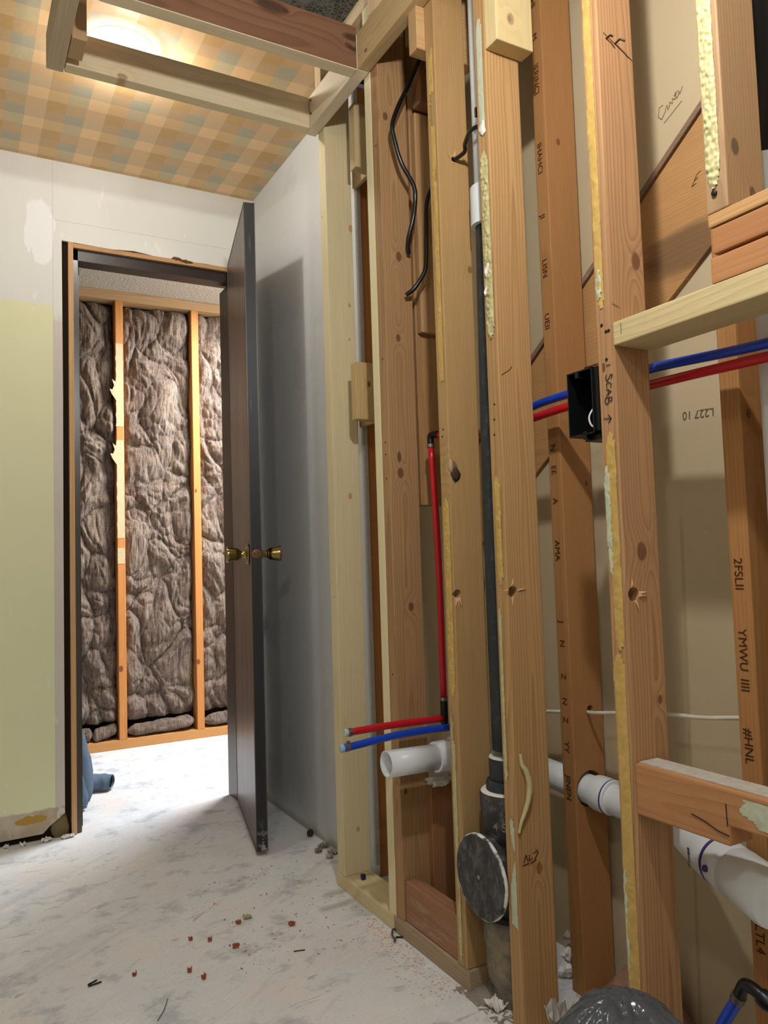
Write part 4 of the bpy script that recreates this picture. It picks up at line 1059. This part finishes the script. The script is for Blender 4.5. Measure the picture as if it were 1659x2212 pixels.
def scrap(name, c, s, seed, mat, label, cat='debris', h=.02, group=None):
    n = 9; vs, fs = [], []
    for i in range(n+1):
        for j in range(n+1):
            u, v_ = i/n-.5, j/n-.5; e_ = 1+.5*noise.noise(Vector((u*4+seed, v_*4, 1)))
            vs.append((c[0]+u*s*e_, c[1]+v_*s*.8*e_, c[2]+max(0, h*(.35+noise.noise(Vector((u*5, v_*5, seed))))+.002)))
    for i in range(n):
        for j in range(n): a = i*(n+1)+j; fs.append([a, a+n+1, a+n+2, a+1])
    o = build(name, vs, fs, mat); md = o.modifiers.new('s', 'SOLIDIFY'); md.thickness = .0015
    return tag(o, label, cat, group)
M_PAPER = flat('grey_torn_paper', (176, 170, 160), .8, .2)
scrap('torn_paper', (.972, 1.15, .040), .04, 2., M_PAPER, 'crumpled grey torn paper at the foot of the golden stud', h=.05)
scrap('torn_paper', (.955, 1.31, .002), .045, 5., M_WHITEP, 'white torn paper scrap at the broken end of the old plate', h=.02)
board('wood_offcut', 'pale wood offcut at the bottom edge beside the black bag', 'debris', (.93, 1.01), (1.05, 1.12), (.002, .02), wood((202, 183, 152), (175, 150, 115), axis='x'))

# black plastic bag
bm = bmesh.new(); bmesh.ops.create_icosphere(bm, subdivisions=6, radius=1.)
vs = []
for v in bm.verts:
    d_ = v.co.normalized(); q = d_*2.2
    th_ = math.atan2(d_.y, d_.x); wv_ = noise.noise(q*1.3)
    cr_ = 1-abs(noise.noise(Vector((math.cos(th_)*2.6+wv_, math.sin(th_)*2.6, d_.z*.9))))*3
    cr2 = 1-abs(noise.noise(q*2.4+Vector((4, 1, 9))))*3
    k = 1+.04*wv_-.045*max(0, cr_)**3-.012*max(0, cr2)**3
    p = Vector((.752+d_.x*.122*k, .762+d_.y*.122*k, .165+d_.z*.168*k)); p.z = max(p.z, .002); vs.append(tuple(p))
bm.verts.index_update(); fs = [[v.index for v in f.verts] for f in bm.faces]; bm.free()
g = G('black_bag_plastic'); g.bump(g.noise(g.sc((g.x, g.y, g.z), 9, 9, 9), 1., 2, .5, 2.0), .35, .01)
bag = tag(build('plastic_bag', vs, fs, g.done(lin((70, 76, 84)), .2, .9), smooth=True), 'crumpled shiny black plastic bag at the bottom edge in front of the SCAB stud', 'bag')

# low blue pipe with black fitting, bottom right
lbp = tube('supply_pipe', [(.97, .86, .06), (.995, .818, .185), (1.0, .784, .250)], .0088, M_BLUE); tag(lbp, 'slanting blue pipe with black elbow at the bottom right corner', 'pipe')
tube('elbow_fitting', [(1.0, .786, .247), (1.0, .776, .268), (1.0, .768, .273), (1.0, .752, .270), (1.0, .742, .264)], .0088, M_BLK, lbp, seg=12)
lathe('crimp_ring', [(.007, 0), (.0105, 0), (.0105, .010), (.007, .010)], (1.0, .788, .243), flat('dull_ring', (110, 100, 86), .4, metal=.7), lbp, ax=(0, -.45, .9), seg=20)
lathe('fitting_body', [(.005, 0), (.012, 0), (.013, .012), (.010, .020), (.005, .020)], (1.0, .748, .268), M_BLK, lbp, ax=(0, -.9, -.35), seg=20)
tube('pipe_tail', [(1.0, .735, .262), (1.0, .66, .235)], .0088, M_BLUE, lbp, smooth=False)

# ------------------------------------------------------------ small things on the floor
M_REDB = flat('red_shaving', (168, 84, 62), .7, .2); M_OLIVE = flat('olive_paper', (168, 160, 110), .8)
spots = [((.582, 1.831), .018, 1.), ((.736, 1.864), .020, 2.), ((.625, 1.945), .016, 3.), ((.50, 1.925), .011, 4.), ((.538, 1.895), .011, 5.), ((.459, 1.78), .010, 6.), ((.478, 1.735), .012, 7.), ((.35, 1.83), .010, 8.)]
for k, ((x, y), s, sd) in enumerate(spots):
    scrap('wood_shaving', (x, y, .001), s*.72, sd, M_REDB, 'small reddish wood shaving lying on the open concrete floor', 'wood shaving', h=.010, group='reddish shavings on the floor')
scrap('paper_scrap', (.655, 1.965, .001), .020, 9., M_OLIVE, 'olive paper scrap beside a red shaving on the floor', h=.006)
tag(tube('staple', [(.275, 1.855, .003), (.256, 1.845, .003), (.256, 1.838, .003), (.283, 1.842, .003)], .0018, M_NAIL, seg=8, smooth=False), 'dark U-shaped staple on the floor at lower left', 'staple')
tag(tube('nail', [(.69, 1.74, .002), (.715, 1.732, .002)], .0012, M_NAIL, seg=8, smooth=False), 'small dark nail on the concrete right of the staple', 'nail')
tag(tube('twig', [(.355, 1.63, .002), (.375, 1.66, .003), (.392, 1.70, .002)], .0008, flat('twig', (96, 84, 72), .8), seg=6), 'thin curved fibre on the floor near the bottom edge', 'debris')
tag(tube('wire', [(.938, 1.695, .006), (.925, 1.688, .012), (.915, 1.672, .006), (.916, 1.66, .004), (.905, 1.645, .008)], .0024, flat('grey_wire', (70, 70, 74), .4), seg=10), 'short bent dark wire on the floor at the joint of the two plates', 'wire')
tag(tube('nail', [(.922, 1.668, .003), (.945, 1.655, .003)], .0022, M_NAIL, seg=8, smooth=False), 'short dark nail beside the bent wire at the plates', 'nail')
o = board('plug', 'tiny dark blue plug standing on the new sole plate', 'plug', (.966, .977), (1.925, 1.936), (.0378, .052), flat('navy_plastic', (20, 26, 84), .4), bev=.001)
o = lathe('pipe_ring', [(.006, 0), (.011, 0), (.011, .010), (.006, .010)], (1.028, 2.42, .012), M_NAIL, ax=(-.5, -1, .2), seg=20)
tag(o, 'small dark ring on the floor at the foot of the side wall', 'debris')
for k, (x, y, s) in enumerate(((1.02, 2.30, .03), (1.03, 2.24, .035), (.99, 2.27, .02), (1.0, 2.21, .018))):
    scrap('plaster_chip', (x, y, .001), s, 20.+k, M_PAPER if k % 2 else M_DUST, 'broken plaster chip at the foot of the side wall beside the new stud', h=.018, group='plaster chips by the side wall')
for k, (x, y, s) in enumerate(((.27, 2.872, .03), (.33, 2.865, .022), (.20, 2.870, .016), (.345, 2.87, .026), (.15, 2.875, .014))):
    scrap('plaster_chip', (x, y, .001), s, 30.+k, M_WHITEP, 'white plaster chip along the foot of the pale green wall', h=.012, group='plaster chips by the green wall')
# exposed dark corner behind the torn drywall at the jamb
tag(blob('mud_clump', (.315, 2.893, .03), (.03, .005, .04), flat('olive_wood', (112, 100, 66), .9), 3., .3, 2), 'olive-grey exposed wood at the torn lower corner beside the jamb', 'debris')

def scatter(name, n, region, smin, smax, mats_, seed, label):
    R = random.Random(seed); vs, fs = [], []
    for _ in range(n):
        x, y = region(R); s = R.uniform(smin, smax); a = R.uniform(0, 6.28); l = s*R.uniform(1, 3); h = s*R.uniform(.3, .8)
        c, s_ = math.cos(a), math.sin(a); k = len(vs)
        for u, v_, z in ((-l, -s, 0), (l, -s*.4, 0), (l*.7, s, 0), (-l, s*.6, 0), (-l*.5, -s*.4, h), (l*.6, 0, h)):
            vs.append((x+c*u-s_*v_, y+s_*u+c*v_, z+.0002))
        fs += [[k, k+1, k+5, k+4], [k+1, k+2, k+5], [k+2, k+3, k+4, k+5], [k+3, k, k+4]]
    return tag(build(name, vs, fs, mats_), label, 'debris', kind='stuff')
def near_plate(R):
    y = R.uniform(1.38, 1.80); return (.93-abs(R.gauss(0, .045)), y)
def near_hub(R): return (R.uniform(.92, 1.0), R.uniform(1.25, 1.42))
scatter('sawdust', 330, near_plate, .0006, .0019, flat('sawdust', (206, 160, 128), .9), 3, 'fine orange sawdust sprinkled along the foot of the old plate')
scatter('plaster_grit', 110, near_plate, .0006, .002, M_WHITEP, 4, 'pale plaster grit sprinkled on the floor near the sole plates')
scatter('plaster_grit', 150, lambda R: (R.uniform(.55, .93), R.uniform(1.7, 2.25)), .0006, .0022, M_REDB, 7, 'tiny reddish crumbs spread on the floor before the new plate')
scatter('plaster_grit', 120, lambda R: (R.uniform(.2, .95), R.uniform(1.5, 2.8)), .0006, .002, M_WHITEP, 5, 'tiny pale crumbs scattered over the open concrete floor')
scatter('plaster_grit', 140, near_hub, .001, .005, M_DUST, 6, 'brown grit heaped round the foot of the cast iron pipe')

for o in bpy.data.objects:
    if '_o' in o: del o['_o']
